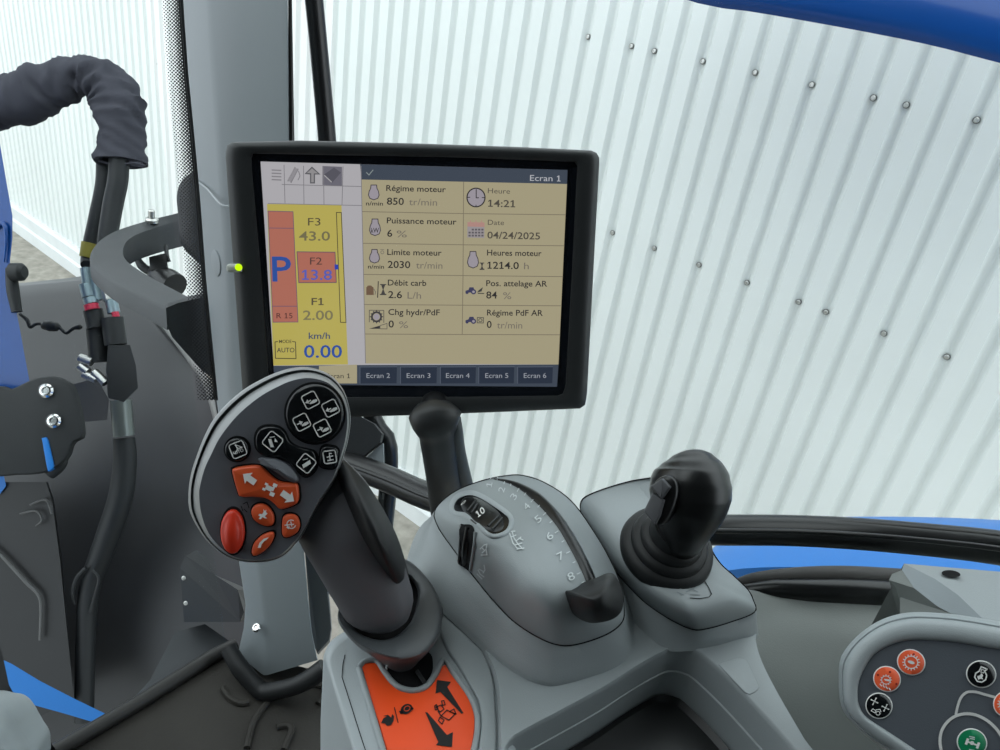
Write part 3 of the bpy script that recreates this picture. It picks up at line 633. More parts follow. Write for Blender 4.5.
mb = MB(); pxtube(mb, [(166, 246, 1.42, 2), (167, 256, 1.4, 2), (169, 262, 1.4, 2)], OUTB, 10, 8); mb.build('stalk', lamp)
# bottom left: dashboard base and steering column cover
mb = MB()
slab(mb, [(-60, 610, .86), (-8, 628, .86), (2, 652, .86), (9, 685, .86), (22, 708, .86), (45, 735, .86), (75, 775, .86), (60, 820, .86), (-60, 820, .86)], [(-60, 610, .97), (-8, 628, .97), (2, 652, .97), (9, 685, .97), (22, 708, .97), (45, 735, .97), (75, 775, .97), (60, 820, .97), (-60, 820, .97)], RUB)
fixn(mb.build('dashboard_base', smooth=30, label='black dashboard base at the bottom left corner', cat='dashboard'))
dd = Dome([(-50, 700), (-15, 697), (2, 703), (14, 718), (17, 724), (25, 738), (36, 760), (30, 800), (-20, 810), (-60, 780)], (-10, 750), .80, .74, 2.5, mode='d')
mb = MB(); r3 = dd.rings3(); cD = U(-10, 750, .80); mb.loft([[cD + (p - cD) * .7 + camvec(0, 0, -1) * .05 for p in r3[0]]] + r3, GREY)
fixn(mb.build('steering_column_cover', label='grey rounded steering column cover in the bottom left corner', cat='steering column'))
# ================================================================== armrest console
con = thing('armrest_console', CAM + V((-.05, .25, FL)), 'grey moulded armrest console with lever slot, dial and orange plate', 'console')
def ring_z(pts, n=120):
    q = crs([(a, b, z * 1000) for a, b, z in pts], n); return [Uz(v.x, v.y, v.z / 1000) for v in q]
# deck with the recessed tray
def angsort(pts, c, n):
    P = crs(pts, 800); out = []
    for k in range(n):
        a = -PI + 2 * PI * k / n
        out.append(min(P, key=lambda q: abs((math.atan2(q.y - c[1], q.x - c[0]) - a + PI) % (2 * PI) - PI)))
    return [(q.x, q.y) for q in out]
DZ = -.378; cc = (650, 745)
DO = [(499, 790), (499, 745), (498, 695), (492, 667), (478, 641), (446, 603), (425, 583), (421, 560), (440, 530), (500, 515), (570, 520), (640, 545), (720, 585), (757, 618), (757, 638), (764, 662), (782, 697), (806, 738), (830, 780), (800, 850), (650, 880), (520, 850)]
DI = [(506, 790), (507, 750), (513, 738), (535, 725), (600, 690), (640, 665), (664, 652), (677, 647), (692, 649), (706, 657), (745, 694), (802, 758), (815, 790), (790, 840), (650, 860), (540, 840)]
n = 160
o2 = angsort(DO, cc, n); i2 = angsort(DI, cc, n)
def zr(pts, z): return [Uz(x, y, z) for x, y in pts]
def shr(pts, z, s_, c=cc):
    W = [Uz(x, y, DZ) for x, y in pts]; m = sum(W, V((0, 0, 0))) / len(W); return [V((m.x + (p.x - m.x) * s_, m.y + (p.y - m.y) * s_, CAM.z + z)) for p in W]
mb = MB()
mb.loft([shr(o2, -.97, .45), shr(o2, -.60, .55), shr(o2, -.50, .97), shr(o2, DZ - .012, 1.0), shr(o2, DZ - .003, .997), shr(o2, DZ, .985), shr(i2, DZ, 1.02), shr(i2, DZ - .001, 1.008), shr(i2, DZ - .004, 1.0), shr(i2, DZ - .022, .99), shr(i2, DZ - .0225, .975), shr(i2, DZ - .048, .965)], GREY, cap1=True)
body = fixn(mb.build('body', con, smooth=50))
mb = MB(); mb.loft([shr(i2, DZ - .0478, .96), shr(i2, DZ - .044, .955), shr(i2, DZ - .042, .94), shr(i2, DZ - .046, .90), shr(i2, DZ - .0462, .3)], BLK); fixn(mb.build('storage_tray', con))
# label recess on the right strip
SD = Plane(Uz(740, 690, DZ), V((0, 0, 1)))
mb = MB(); plate(mb, SD, [(718.5, 665), (722, 663), (738, 658.5), (745, 659.5), (748, 664), (759, 688), (756, 692), (750, 695), (745, 693)], GREY, -.001, .0006, .0005, lin_=True, n=40); mb.build('cover_cap', con)
# lever housing
L0 = [(434, 516, -.345), (437, 507, -.340), (447, 497, -.335), (462, 488, -.33), (485, 480, -.325), (505, 476, -.325), (522, 475.5, -.325), (545, 483, -.325), (572, 502, -.325), (597, 537, -.33), (613, 566, -.335), (622, 590, -.342), (624, 608, -.347), (622, 622, -.351), (607, 634, -.352), (580, 643.5, -.353), (560, 645, -.353), (540, 638, -.353), (515, 622, -.353), (495, 602, -.353), (472, 574, -.352), (452, 547, -.35), (440, 530, -.348)]
LD = Dome(L0, (535, 555), 0, -.302, 2.6, n=120, rings=18)
B0 = [(412, 560, -.385), (425, 525, -.380), (445, 505, -.375), (465, 496, -.37), (486, 490, -.365), (505, 488, -.365), (530, 489, -.365), (560, 500, -.365), (585, 522, -.366), (605, 550, -.368), (620, 580, -.37), (629, 606, -.372), (630, 630, -.373), (629, 648, -.374), (613, 663, -.374), (585, 674, -.374), (558, 681, -.374), (545, 681, -.374), (525, 673, -.374), (498, 654, -.374), (468, 626, -.374), (440, 600, -.375), (420, 583, -.378)]
B1 = [(406, 566, -.40), (418, 530, -.40), (440, 510, -.39), (460, 500, -.39), (480, 496, -.38), (505, 494, -.38), (530, 495, -.38), (560, 506, -.38), (585, 526, -.38), (606, 552, -.38), (624, 582, -.38), (634, 608, -.38), (636, 632, -.38), (634, 654, -.38), (616, 670, -.38), (586, 681, -.38), (560, 687.5, -.38), (545, 688, -.38), (522, 680, -.38), (493, 660, -.38), (462, 631, -.38), (433, 605, -.38), (410, 590, -.39)]
def rings_of(a, b, k): return [(p[0] + (q[0] - p[0]) * k, p[1] + (q[1] - p[1]) * k, p[2] + (q[2] - p[2]) * k) for p, q in zip(a, b)]
mb = MB()
mb.loft([ring_z(r) for r in (B1, rings_of(B0, B1, .35), B0, rings_of(B0, L0, .25), rings_of(B0, L0, .6), rings_of(B0, L0, .97))], GREY, cap0=True, cap1=True)
fixn(mb.build('lever_housing', con, smooth=60))
mb = MB(); mb.loft([ring_z(rings_of(L0, B0, .05), 120)] + LD.rings3(), GREY)
lid = fixn(mb.build('housing_lid', con, smooth=60))
mb = MB(); q = crs([(a, b, z * 1000) for a, b, z in L0 + L0[:1]], 120, False)
mb.tube([Uz(v.x, v.y, v.z / 1000 + .0001) for v in q], .00055, VOID, 6); mb.build('lid_seam', lid)
# lever slot on the lid
slot = [(494, 480), (506, 482.5), (518, 487), (532, 496), (546, 509), (558, 523.5), (569, 541), (579, 560), (587, 578), (592, 592)]
q = crs(slot, 40, False)
mb = MB(); mb.tube([LD(v.x, v.y, -.0016) for v in q], [.0014 + .0036 * min(1, k / 12) for k in range(40)], BLK, 16); mb.build('lever_slot', con)
ridge = [(520, 477), (535, 481), (553, 491), (570, 507), (584, 528), (595, 550), (603, 568), (609, 582)]
# scale printing
mb = MB()
sc_ = [('1', 489.5, 484.5), ('2', 502, 489.5), ('3', 514, 496.5), ('4', 527, 506.5), ('5', 538.5, 519), ('6', 550, 536), ('7', 561, 556), ('8', 571.5, 576.5), ('9', 578.5, 595)]
for k, (t, x, y) in enumerate(sc_):
    j = min(range(40), key=lambda i: (q[i].x - x - 9) ** 2 + (q[i].y - y + 4) ** 2); tg = (q[min(j + 1, 39)] - q[max(j - 1, 0)]); tg.normalize()
    nx, ny = tg.y, -tg.x                     # towards the slot
    s_ = 3.2 + .35 * k * .5; upx, upy = -tg.x, -tg.y
    x0, y0 = x - nx * s_ * .8 + tg.x * s_ * .8, y - ny * s_ * .8 + tg.y * s_ * .8
    mb.text(LD, t, x0, y0, x0 + nx * s_ * 1.5, s_ * 1.9, LGP, ny / nx if abs(nx) > .05 else 0, up=(upx, upy), h=.0009)
    mb.stroke(LD, [(x + nx * 6, y + ny * 6), (x + nx * 9.5, y + ny * 9.5)], .9, LGP, .0009)
    if k < 8:
        x2, y2 = (x + sc_[k + 1][1]) / 2 + nx * 7.5, (y + sc_[k + 1][2]) / 2 + ny * 7.5
        mb.stroke(LD, [(x2, y2), (x2 + nx * 2.5, y2 + ny * 2.5)], .9, LGP, .0009)
mb.build('scale_printing', lid, smooth=0)
mb = MB()
for a in ([(512, 531), (514, 538), (518, 544), (523, 549)], [(509.5, 533), (513, 543), (517, 548)], [(516, 541), (521, 537)], [(519, 538), (523, 540)], [(511, 537), (516, 535)], [(515, 545), (522, 543)], [(511, 531.5), (515, 531)], [(517, 549), (524, 548)]): mb.stroke(LD, a, 1.0, LGP, .0009)
for a in ([(480, 549), (484, 545), (487, 544), (486, 549), (482, 553)], [(481, 555), (487, 555)], [(486, 549), (487, 555)], [(482, 548), (485, 551)]): mb.stroke(LD, a, 1.0, LGP, .0009)
for a in ([(478, 570), (480, 574), (484, 577)], [(479, 569), (484, 572)], [(484, 565), (485, 570), (483, 573)], [(477, 574), (482, 579)]): mb.stroke(LD, a, 1.1, LGP, .0009)
mb.build('symbol_printing', lid, smooth=0)
# thumb dial
W0 = [(455.2, 510.8), (454.4, 504.4), (459.2, 498), (470.4, 495), (481.6, 498.8), (494.4, 506.8), (507.2, 516.4), (509, 522.8), (505.6, 530), (496, 534), (488, 531.6), (478.4, 521.2), (467.2, 513.2)]
c0 = (482, 513)
dial = bpy.data.objects.new('thumb_dial', None); COL.objects.link(dial); dial.parent = con; dial.location = LD(*c0) - con.location
wq = crs(W0, 60)
def sc2(k): return [(c0[0] + (v.x - c0[0]) * k, c0[1] + (v.y - c0[1]) * k) for v in wq]
def offs(d):
    o = []
    for i in range(60):
        t = wq[(i + 1) % 60] - wq[i - 1]; t.normalize(); o.append((wq[i].x + t.y * d, wq[i].y - t.x * d))
    return o
sgn = 1 if abs(offs(3)[0][0] - c0[0]) > abs(wq[0].x - c0[0]) else -1
mb = MB()
mb.loft([[LD(x, y, h) for x, y in offs(sgn * d)] for d, h in ((5.5, -.0005), (4.2, .0006), (2.5, .0016), (1, .0018), (0, .0012), (-.5, -.001))], GREY2, cap0=False, cap1=False)
fixn(mb.build('dial_bezel', dial, smooth=60))
mb = MB(); mb.loft([[LD(c0[0] + (x - c0[0]) * k, c0[1] + (y - c0[1]) * k, .0006) for x, y in offs(sgn * .3)] for k in (1, .66, .33, .05)], GLB, cap0=False); mb.build('dial_well', dial, smooth=0)
mb = MB()
mb.loft([[LD(x, y, h) for x, y in ell(482.5, 514, 25 * k, 12.5 * k, 36, 32)] for k, h in ((1, .0006), (.9, .0014), (.7, .0021), (.4, .0026), (.1, .0028))], BLK, cap0=False)
mb.build('dial_wheel', dial, smooth=60)
mb = MB()
for a, b in (((475.5, 500), (467, 511)), ((478, 503), (471, 513)), ((499, 515), (488, 526)), ((502, 518), (492, 529))):
    mb.tube([LD(a[0] + (b[0] - a[0]) * k / 4, a[1] + (b[1] - a[1]) * k / 4, .0027) for k in range(5)], .0008, MON, 8)
mb.build('dial_ridges', dial)
mb = MB()
mb.text(LD, '0', 459.8, 506, 463.6, 5.6, WHT, -.6, True, .0042, up=(.6, -.8)); mb.build('dial_number', dial, smooth=0)
mb = MB(); mb.text(LD, '10', 478, 517.5, 485.5, 6.5, WHT, -.75, True, .0042, up=(-.45, -.9)); mb.build('dial_number', dial, smooth=0)
# small slider
sl0 = [(459.5, 525.5), (464, 524.3), (471.5, 525), (474.5, 531), (473, 545), (469.5, 569), (464, 567.5), (457.5, 562), (459, 545)]
mb = MB(); mb.loft([[LD(466 + (v.x - 466) * k, 546 + (v.y - 546) * k, .0006) for v in crs(sl0, 40)] for k in (1, .66, .33, .05)], VOID, cap0=False)
slider = mb.build('slider', con, smooth=0)
mb = MB(); mb.tube([LD(x, y, .001) for x, y in ((475.5, 532), (474.5, 545), (472.5, 558), (470.5, 570))], .0012, GREY, 8); mb.tube([LD(x, y, .0007) for x, y in ((460.5, 525), (459.5, 540), (458, 562))], .0007, GREY, 8); mb.build('rail', slider)
mb = MB(); mb.tube([LD(x, y, .0004) for x, y in ((468, 527), (467, 540), (465.5, 552), (464.5, 565))], [.0018, .0026, .0026, .0018], BLK, 12); mb.build('slide_knob', slider)
# lever knob
mb = MB()
KD = Dome([(563.5, 591.5), (572, 590), (585, 587), (599, 582), (610, 577.5), (617, 579), (621.5, 588), (623.5, 600), (621.5, 611), (614, 618.5), (601, 622.5), (588, 622.5), (576, 616.5), (568, 606)], (597, 601), .440, .418, 2.2, mode='d')
r3 = KD.rings3(); cK = U(597, 601, .46)
mb.loft([[cK + (p - cK) * .55 + camvec(0, 0, -1) * .012 for p in r3[0]], [p + camvec(0, 0, -1) * .010 for p in r3[0]]] + r3, RUB)
kn = fixn(mb.build('lever_knob', con, smooth=70))
# joystick housing
J0 = [(581, 512, -.350), (580.5, 504, -.345), (586, 496.5, -.338), (610, 487, -.33), (640, 479.5, -.325), (665, 480, -.322), (690, 505, -.325), (715, 556, -.335), (735, 577, -.342), (748, 590, -.350), (753, 600, -.356), (754.5, 612, -.361), (730, 622, -.362), (707, 628.5, -.362), (692, 629, -.362), (670, 619, -.362), (645, 602, -.361), (625, 582, -.359), (609, 562, -.357), (596, 540, -.354), (586, 523, -.352)]
JB = [(588, 540, -.39), (590, 525, -.39), (600, 515, -.39), (620, 505, -.39), (645, 500, -.385), (668, 505, -.385), (690, 530, -.385), (714, 575, -.385), (733, 597, -.385), (747, 612, -.385), (754, 622, -.383), (757.5, 638, -.382), (738, 642, -.380), (714, 648, -.3795), (692, 651, -.3795), (664, 650, -.3795), (640, 632, -.38), (622, 608, -.381), (607, 585, -.383), (596, 565, -.385), (590, 552, -.388)]
mb = MB()
mb.loft([ring_z(r) for r in (JB, rings_of(JB, J0, .12), rings_of(JB, J0, .35), rings_of(JB, J0, .7), rings_of(JB, J0, .985))], GREY); fixn(mb.build('joystick_base', con, smooth=60))
JD = Dome(J0, (665, 558), 0, -.334, 5, n=120, rings=18)
mb = MB(); mb.loft([ring_z(rings_of(J0, JB, .04))] + JD.rings3(), GREY); jl = fixn(mb.build('joystick_cover', con, smooth=60))
mb = MB(); qq = crs([(a, b, z * 1000) for a, b, z in J0 + J0[:1]], 120, False); mb.tube([Uz(v.x, v.y, v.z / 1000 + .0001) for v in qq], .00055, VOID, 6); mb.build('cover_seam', jl)
mb = MB(); mb.stroke(JD, [(700, 573), (704, 580), (709, 588), (711.5, 594), (709, 597), (700, 598.5), (690, 598)], .8, VOID, .0004)
mb.build('badge_outline', jl, smooth=0)
mb = MB()
for a in ([(676, 585), (690, 588), (698, 592)], [(680, 589), (688, 584)], [(686, 592), (696, 587)], [(677, 592), (684, 595)], [(690, 594), (700, 595)]): mb.stroke(JD, a, .9, PIL, .0004)
mb.build('badge_printing', jl, smooth=0)
# left tray with the orange plate
TZ = -.384
TO = [(324.5, 662), (325, 652), (331, 641), (344, 632), (375, 615), (420, 590), (456, 604), (492, 642), (510, 667), (516, 695), (516, 760), (500, 830), (430, 860), (385, 840), (356, 765), (337, 705)]
mb = MB()
def ins_px(pts, k, c=(415, 720)): return [(c[0] + (x - c[0]) * k, c[1] + (y - c[1]) * k) for x, y in pts]
tq = [(v.x, v.y) for v in crs(TO, 120)]
TW = zr(tq, TZ - .012)
mT = sum(TW, V((0, 0, 0))) / 120
mb.loft([[V((mT.x + (p.x - mT.x) * .9, mT.y + (p.y - mT.y) * .9, CAM.z - .60)) for p in TW], [V((mT.x + (p.x - mT.x) * .99, mT.y + (p.y - mT.y) * .99, CAM.z - .46)) for p in TW], TW, zr(ins_px(tq, .985), TZ - .006), zr(ins_px(tq, .955), TZ - .001), zr(ins_px(tq, .92), TZ)], GREY2)
tray = fixn(mb.build('lever_tray', con, smooth=60))
ST = Plane(CAM + V((0, 0, TZ)), V((0, 0, 1)))
mb = MB(); mb.stroke(ST, [(345, 655), (343, 664), (342, 677), (350, 702), (362, 740), (372, 770)], .9, VOID, .0006); mb.build('panel_seam', tray, smooth=0)
OP = [(361.4, 669.8), (365.6, 664.9), (375.4, 664.2), (381, 672.6), (389.4, 683.8), (399.2, 691.5), (413.2, 694.3), (427.2, 690.1), (437, 678.2), (444, 665.6), (451, 675.4), (466.4, 696.4), (473.4, 713.2), (474.3, 728), (472, 744), (467.8, 757), (450, 790), (420, 800), (400, 790), (388, 755), (375, 712)]
mb = MB(); plate(mb, ST, OP, ORGP, -.002, .0012, .0006, n=120); op = mb.build('direction_plate', con, smooth=30)
fr = [(359, 668), (364.5, 662), (376.5, 661), (383.5, 671), (391.5, 681.5), (400, 688), (413, 690.8), (425, 687.3), (433.5, 677), (443.5, 660), (454, 674), (469, 695), (476.5, 713), (477.5, 729), (475, 745), (470, 760), (452, 795), (420, 806), (398, 795), (385, 757), (372, 713)]
mb = MB(); fq = crs(fr + fr[:1], 140, False); mb.tube([ST(v.x, v.y, .0006) for v in fq], .0019, GREY, 12); mb.build('plate_frame', con, smooth=60)
mb = MB(); mb.fill(ST, [(v.x, v.y) for v in crs([(384, 664), (391, 677), (399, 684.5), (411, 688), (423, 684.5), (430, 677), (433, 666), (428, 652), (398, 650), (386, 655)], 50)], VOID, .0008)
gt = mb.build('lever_gate', con, smooth=0)
mb = MB(); mb.tube([ST(x, y, .002) for x, y in ((417, 671), (421, 677), (425, 683))], .0013, MON, 8); mb.tube([ST(402, 659, .002), ST(404, 664, .003)], .0012, CHR, 8); mb.tube([ST(386, 667, .002), ST(387, 670, .002)], .0008, CHR, 8); mb.build('gate_spring', gt)
# raised flank right of the plate
mb = MB()
fl_ = [(448, 610), (462, 625), (476, 645), (488, 668), (494, 697), (494.5, 760), (482, 800), (478, 760), (481, 730), (479, 706), (470, 688), (458, 668), (446, 650), (440, 630)]
plate(mb, ST, fl_, GREY, -.004, .003, .0012, n=100); fixn(mb.build('tray_flank', con, smooth=40))
# printing on the orange plate
mb = MB(); Hh = .0016
mb.fill(ST, [(437, 680), (451, 681.8), (447.2, 687), (463.5, 713), (461.5, 713.8), (440.5, 692), (435.5, 693.5)], INK, Hh)
mb.fill(ST, [(425.2, 712), (427.5, 712.5), (447, 735), (453, 732), (452, 747), (436, 745), (438.4, 742), (436.7, 738.4)], INK, Hh)
mb.build('arrows', op, smooth=0)
mb = MB()
for a in ([(436, 707), (441, 705), (444, 709), (440, 712)], [(441, 716), (447, 710), (455, 714), (449, 720)], [(449.5, 711.5), (454, 709), (456, 714)], [(440, 717), (444, 720), (442, 724), (438.5, 720.5)], [(434.5, 706), (436.5, 704.5), (438, 709), (435.5, 710)], [(441.5, 701), (444, 700.5), (445, 704.5), (442.5, 705.5)]): mb.stroke(ST, a, 1.0, INK, Hh, True)
mb.stroke(ST, [(438, 711), (441, 716)], 1, INK, Hh); mb.stroke(ST, [(394.5, 707.5), (398, 722.5)], .9, INK, Hh)
mb.fill(ST, [(381, 723), (383.5, 718), (387, 716.5), (383, 716), (388, 714.8), (391, 717.5), (392.5, 714), (394, 716), (393.5, 721), (391, 725), (387, 726), (385, 723.5)], INK, Hh)
mb.fill(ST, ell(406.5, 709, 6.2, 4.8, -30, 20), INK, Hh); mb.fill(ST, [(399, 711), (402, 710), (404, 713.5), (400.5, 714)], INK, Hh); mb.fill(ST, ell(412, 708.5, 1.6, 1.3, 0, 10), INK, Hh)
mb.stroke(ST, ell(407, 708.5, 3.2, 2.3, -30, 14), .7, ORGP, Hh + .0003, True)
mb.build('speed_symbols', op, smooth=0)
# ================================================================== collar and drive lever
lv = thing('drive_lever', Uz(390, 620, -.40), 'dark grey multifunction drive lever with black and orange buttons', 'lever')
CO = [(338.6, 609), (338, 619), (344, 630), (354, 641), (371, 651), (388, 658), (404, 660), (423, 654), (438, 637), (442.8, 613), (440, 600), (431, 583), (418, 568), (407, 560), (392, 556), (370, 566), (350, 584), (341, 598)]
CI = [(340.5, 608), (344, 617), (351.6, 626), (361, 634), (374, 639), (383, 640), (392, 638), (401, 632.5), (410, 623), (415.5, 611), (419, 597), (419, 588), (414.5, 580), (409, 575), (390, 568), (368, 575), (351, 590), (343, 600)]
mid = [((a + b * 2) / 3, (c + d * 2) / 3) for (a, c), (b, d) in zip(CO, CI)]
lowr = [(x + (400 - x) * .12, y + 9 + (620 - y) * .1) for x, y in CO]
def rz2(p, z, n=100): return ring_z([(x, y, z) for x, y in p], n)
mb = MB()
def cm(k): return [(a + (c - a) * k, b + (d - b) * k) for (a, b), (c, d) in zip(CO, CI)]
mb.loft([rz2([(x + (400 - x) * .3, y + 7) for x, y in lowr], -.3815), rz2(lowr, -.374), rz2([(x, y + 1.5) for x, y in CO], -.361), rz2(CO, -.358), rz2(cm(.06), -.3555), rz2(cm(.16), -.3545), rz2(cm(.6), -.3555), rz2(cm(.92), -.3570), rz2(CI, -.3585), rz2([(x + (385 - x) * .05, y + 3) for x, y in CI], -.372)], mat('collar_plastic', (.075, .082, .088), .42, .45, bump=.06, scale=1500), cap0=True, cap1=False)
fixn(mb.build('collar', lv, smooth=60))
mb = MB(); mb.loft([rz2([(x + (385 - x) * .04, y + 2) for x, y in CI], -.370), rz2([(x + (385 - x) * .8, y * .5 + 310) for x, y in CI], -.374)], VOID); mb.build('boot', lv)
mb = MB()
pxtube(mb, [(300, 470, .450, 30), (316, 488, .444, 40), (330, 506, .440, 43), (343, 530, .440, 43.5), (355, 553, .444, 42), (366, 576, .449, 40), (374, 594, .452, 37.5), (379, 604, .454, 36), (382, 611, .455, 33), (384.5, 617, .457, 27), (386, 621, .460, 18)], GRIPG, 50, 36, flat=.72, fdir=camvec(0, 0, 1))
fixn(mb.build('grip', lv, smooth=60))
ins_o = [(337, 466), (345, 463), (358, 474), (372, 491), (386, 514), (397, 536), (405, 560), (409, 577), (410, 590), (404, 600), (394, 592), (380, 575), (367, 556), (354, 532), (343, 502), (338, 482)]
ID = Dome([(x, y, .425 + .04 * max(0, min(1, ((y - 465) / 130)))) for x, y in ins_o], (372, 530), 0, .408, 2.2, mode='d')
mb = MB(); r3 = ID.rings3(); mb.loft([[p + camvec(-.3, 0, -1) * .025 for p in r3[0]]] + r3, RUB); fixn(mb.build('grip_insert', lv, smooth=60))
# head
hp = thing_h = bpy.data.objects.new('handle_head', None); COL.objects.link(hp); hp.parent = lv; hp.location = U(270, 470, .41) - lv.location
HP = Plane(U(268, 470, .408), camvec(.16, -.06, 1))
OA = [(188.4, 494), (191, 474), (197, 455), (204, 437), (213.6, 419), (226, 404.5), (241.6, 391), (256, 382), (272.4, 374), (286, 369.3), (300, 367), (310.5, 367.6), (320, 370), (329.5, 374.5), (337, 381), (344, 391), (348, 402), (350.3, 413), (350.5, 424), (348.5, 438), (345, 452), (337.5, 474), (330, 488), (320, 503), (303.3, 533.6), (294, 546), (283.6, 556), (271, 561), (258, 562.5), (245, 562), (233, 559), (221, 553), (209, 543), (199, 530), (190, 512)]
FA = [(199.2, 494), (200.5, 484), (205, 468), (211, 455), (218.5, 440), (227.6, 427), (239, 414), (252.8, 402), (265, 393.5), (278, 386.6), (290, 381.3), (303, 378.3), (314, 378.6), (325.6, 381.8), (334, 387.5), (341, 396), (345, 405), (347, 414), (347.3, 424), (345.5, 438), (342, 452), (335, 473), (328, 487), (318, 502), (301.5, 531.6), (292, 544), (282, 553.5), (270, 558.5), (258, 560), (246, 559.5), (235, 557), (226, 552), (216, 543), (207, 530), (201, 512)]
def mixo(k): return [(a + (c - a) * k, b + (d - b) * k) for (a, b), (c, d) in zip(OA, FA)]
def hring(px, h, n=140):
    return [HP(v.x, v.y, h) for v in crs(px, n)]
c_ = HP(275, 468)
bk = [(c_ + (p - c_) * .9) - HP.n * .020 for p in hring(OA, -.012)]
bk2 = [(c_ + (p - c_) * .55) - HP.n * .036 for p in hring(OA, -.012)]
mb = MB(); mb.loft([bk2, bk, hring(OA, -.012), hring(mixo(.08), -.0085), hring(mixo(.22), -.0075)], RIM, cap1=False); fixn(mb.build('back_shell', hp, smooth=50))
mb = MB(); mb.loft([hring(mixo(.2), -.0095), hring(mixo(.46), -.0088)], PILD, cap0=False, cap1=False); mb.build('groove', hp)
mb = MB(); mb.loft([hring(mixo(.42), -.0090), hring(mixo(.5), -.0068), hring(mixo(.9), -.0012), hring(mixo(1.02), .0)], RIM, cap0=False, cap1=False); fixn(mb.build('bright_rim', hp, smooth=50))
mb = MB(); mb.loft([hring(mixo(.95), -.003), hring(mixo(1.0), .0002)], FACE, cap0=False, cap1=True); fixn(mb.build('face_plate', hp, smooth=30))
def cr(x, y): return 180 + x / 3.5714, 360 + y / 3.5714
def crl(l): return [cr(*q) for q in l]
def button(name, outline, m, h=.003, crown=.001, icons=None, b=.0012, lin_=False, well=1.12, imat=WHT):
    c = (sum(q[0] for q in outline) / len(outline), sum(q[1] for q in outline) / len(outline))
    mb = MB(); plate(mb, HP, outline, m, -.002, h, b, crown, n=64, lin_=lin_)
    o = mb.build(name, lv, smooth=60)
    mw = MB(); mw.loft([hring([(c[0] + (x - c[0]) * k, c[1] + (y - c[1]) * k) for x, y in outline], hh, 64) for k, hh in ((well + .03, .0003), (well, .0006), (well - .08, .0004))], VOID, cap0=False, cap1=True)
    mw.build('button_gap', o, smooth=30)
    if icons:
        mi_ = MB(); icons(mi_, c, h + crown + .0004); mi_.build('symbol', o, smooth=0)
    return o
def frame_icon(mi_, cx, cy, hs, rot, h, parts=(), fills=()):
    mi_.stroke(HP, rrect(cx, cy, hs, hs, hs * .35, rot), 1.1, WHT, h, True)
    c, s_ = math.cos(math.radians(rot)), math.sin(math.radians(rot))
    T = lambda l: [(cx + (x * c - y * s_) * hs, cy + (x * s_ + y * c) * hs) for x, y in l]
    for l, w_ in parts: mi_.stroke(HP, T(l), w_, WHT, h)
    for l in fills: mi_.fill(HP, T(l), WHT, h)
cylL = ([([(-.75, .05), (.0, .05)], 1.2)], [[(-.8, .05), (-.35, -.3), (-.35, .4)], [(-.3, .3), (.35, .15), (.8, .25), (.8, .55), (.3, .6), (-.3, .5)]])
cylR = ([([(-.7, .0), (-.1, 0)], 1.2)], [[(.15, 0), (-.3, -.35), (-.3, .35)], [(-.2, .35), (.35, .2), (.8, .3), (.8, .6), (.3, .65), (-.2, .55)]])
def ic4(mi_, c, h):
    for (x, y), kind in (((466, 143), cylL), ((538, 172), cylL), ((435, 222), cylR), ((508, 243), cylR)): frame_icon(mi_, *cr(x, y), 7.2, -27, h, *kind)
button('four_way_button', ell(*cr(482, 190), 29, 29.5, 0, 40), GLB, .004, .001, ic4, b=.002, well=1.04)
def icA(mi_, c, h):
    x, y = cr(207, 320); frame_icon(mi_, x, y, 7.4, -22, h, [([(0, -.1), (-.1, -.75)], 1.1), ([(0, -.1), (.65, -.1)], 1.1), ([(0, -.1), (-.55, .35)], 1.1), ([(-.1, -.75), (.65, -.1)], .7)])
    mi_.text(HP, 'AUTO', x - 5.3, y + 5.6, x + 5.8, 3.4, WHT, -.35, True, h, up=(-.3, -.95))
button('auto_button', ell(*cr(205, 318), 12, 11.5, -20), GLB, .003, .0008, icA)
def icR(mi_, c, h):
    frame_icon(mi_, *cr(331, 291), 8, 38, h, [([(-.6, -.2), (-.2, -.6)], .8)], [[(-.65, .1), (-.35, -.15), (.55, .45), (.25, .75)], [(-.05, -.5), (.55, -.35), (.2, -.1)]])
    frame_icon(mi_, *cr(451, 369), 7.6, 38, h, [([(-.6, -.1), (-.25, -.6)], .8)], [[(.1, -.65), (.5, -.35), (.1, .75), (-.3, .5)]])
button('tilt_rocker', crl([(272, 285), (280, 255), (305, 237), (350, 238), (378, 258), (392, 288), (415, 305), (445, 314), (475, 322), (487, 345), (483, 385), (455, 412), (430, 408), (405, 375), (380, 352), (345, 342), (305, 340), (278, 318)]), GLB, .0035, .0006, icR, well=1.05)
def icS(mi_, c, h): frame_icon(mi_, c[0] + .8, c[1], 6.2, -8, h, [([(0, -.6), (0, .6)], 1), ([(-.45, 0), (.5, -.1)], 1), ([(-.4, .55), (.5, .5)], 1.2), ([(0, -.6), (.35, -.5)], 1)])
button('implement_button', rrect(*cr(532, 346), 9, 11, 6, 8), GLB, .003, .0006, icS)
mb = MB(); HD = [HP(*q) for q in crl([(280, 360), (350, 375), (418, 428)])]
plate(mb, HP, crl([(280, 352), (305, 346), (345, 350), (385, 368), (415, 398), (426, 425), (408, 436), (375, 420), (335, 392), (300, 372)]), FACE, -.001, .005, .003, .002, n=64); mb.build('thumb_ridge', lv, smooth=60)
def arrow(mi_, cx, cy, ang, L, h, m=WHT):
    c, s_ = math.cos(ang), math.sin(ang); T = lambda l: [(cx + (x * c - y * s_) * L, cy + (x * s_ + y * c) * L) for x, y in l]
    mi_.fill(HP, T([(1, 0), (.1, .85), (.15, .4), (-.9, .4), (-.9, -.4), (.15, -.4), (.1, -.85)]), m, h)
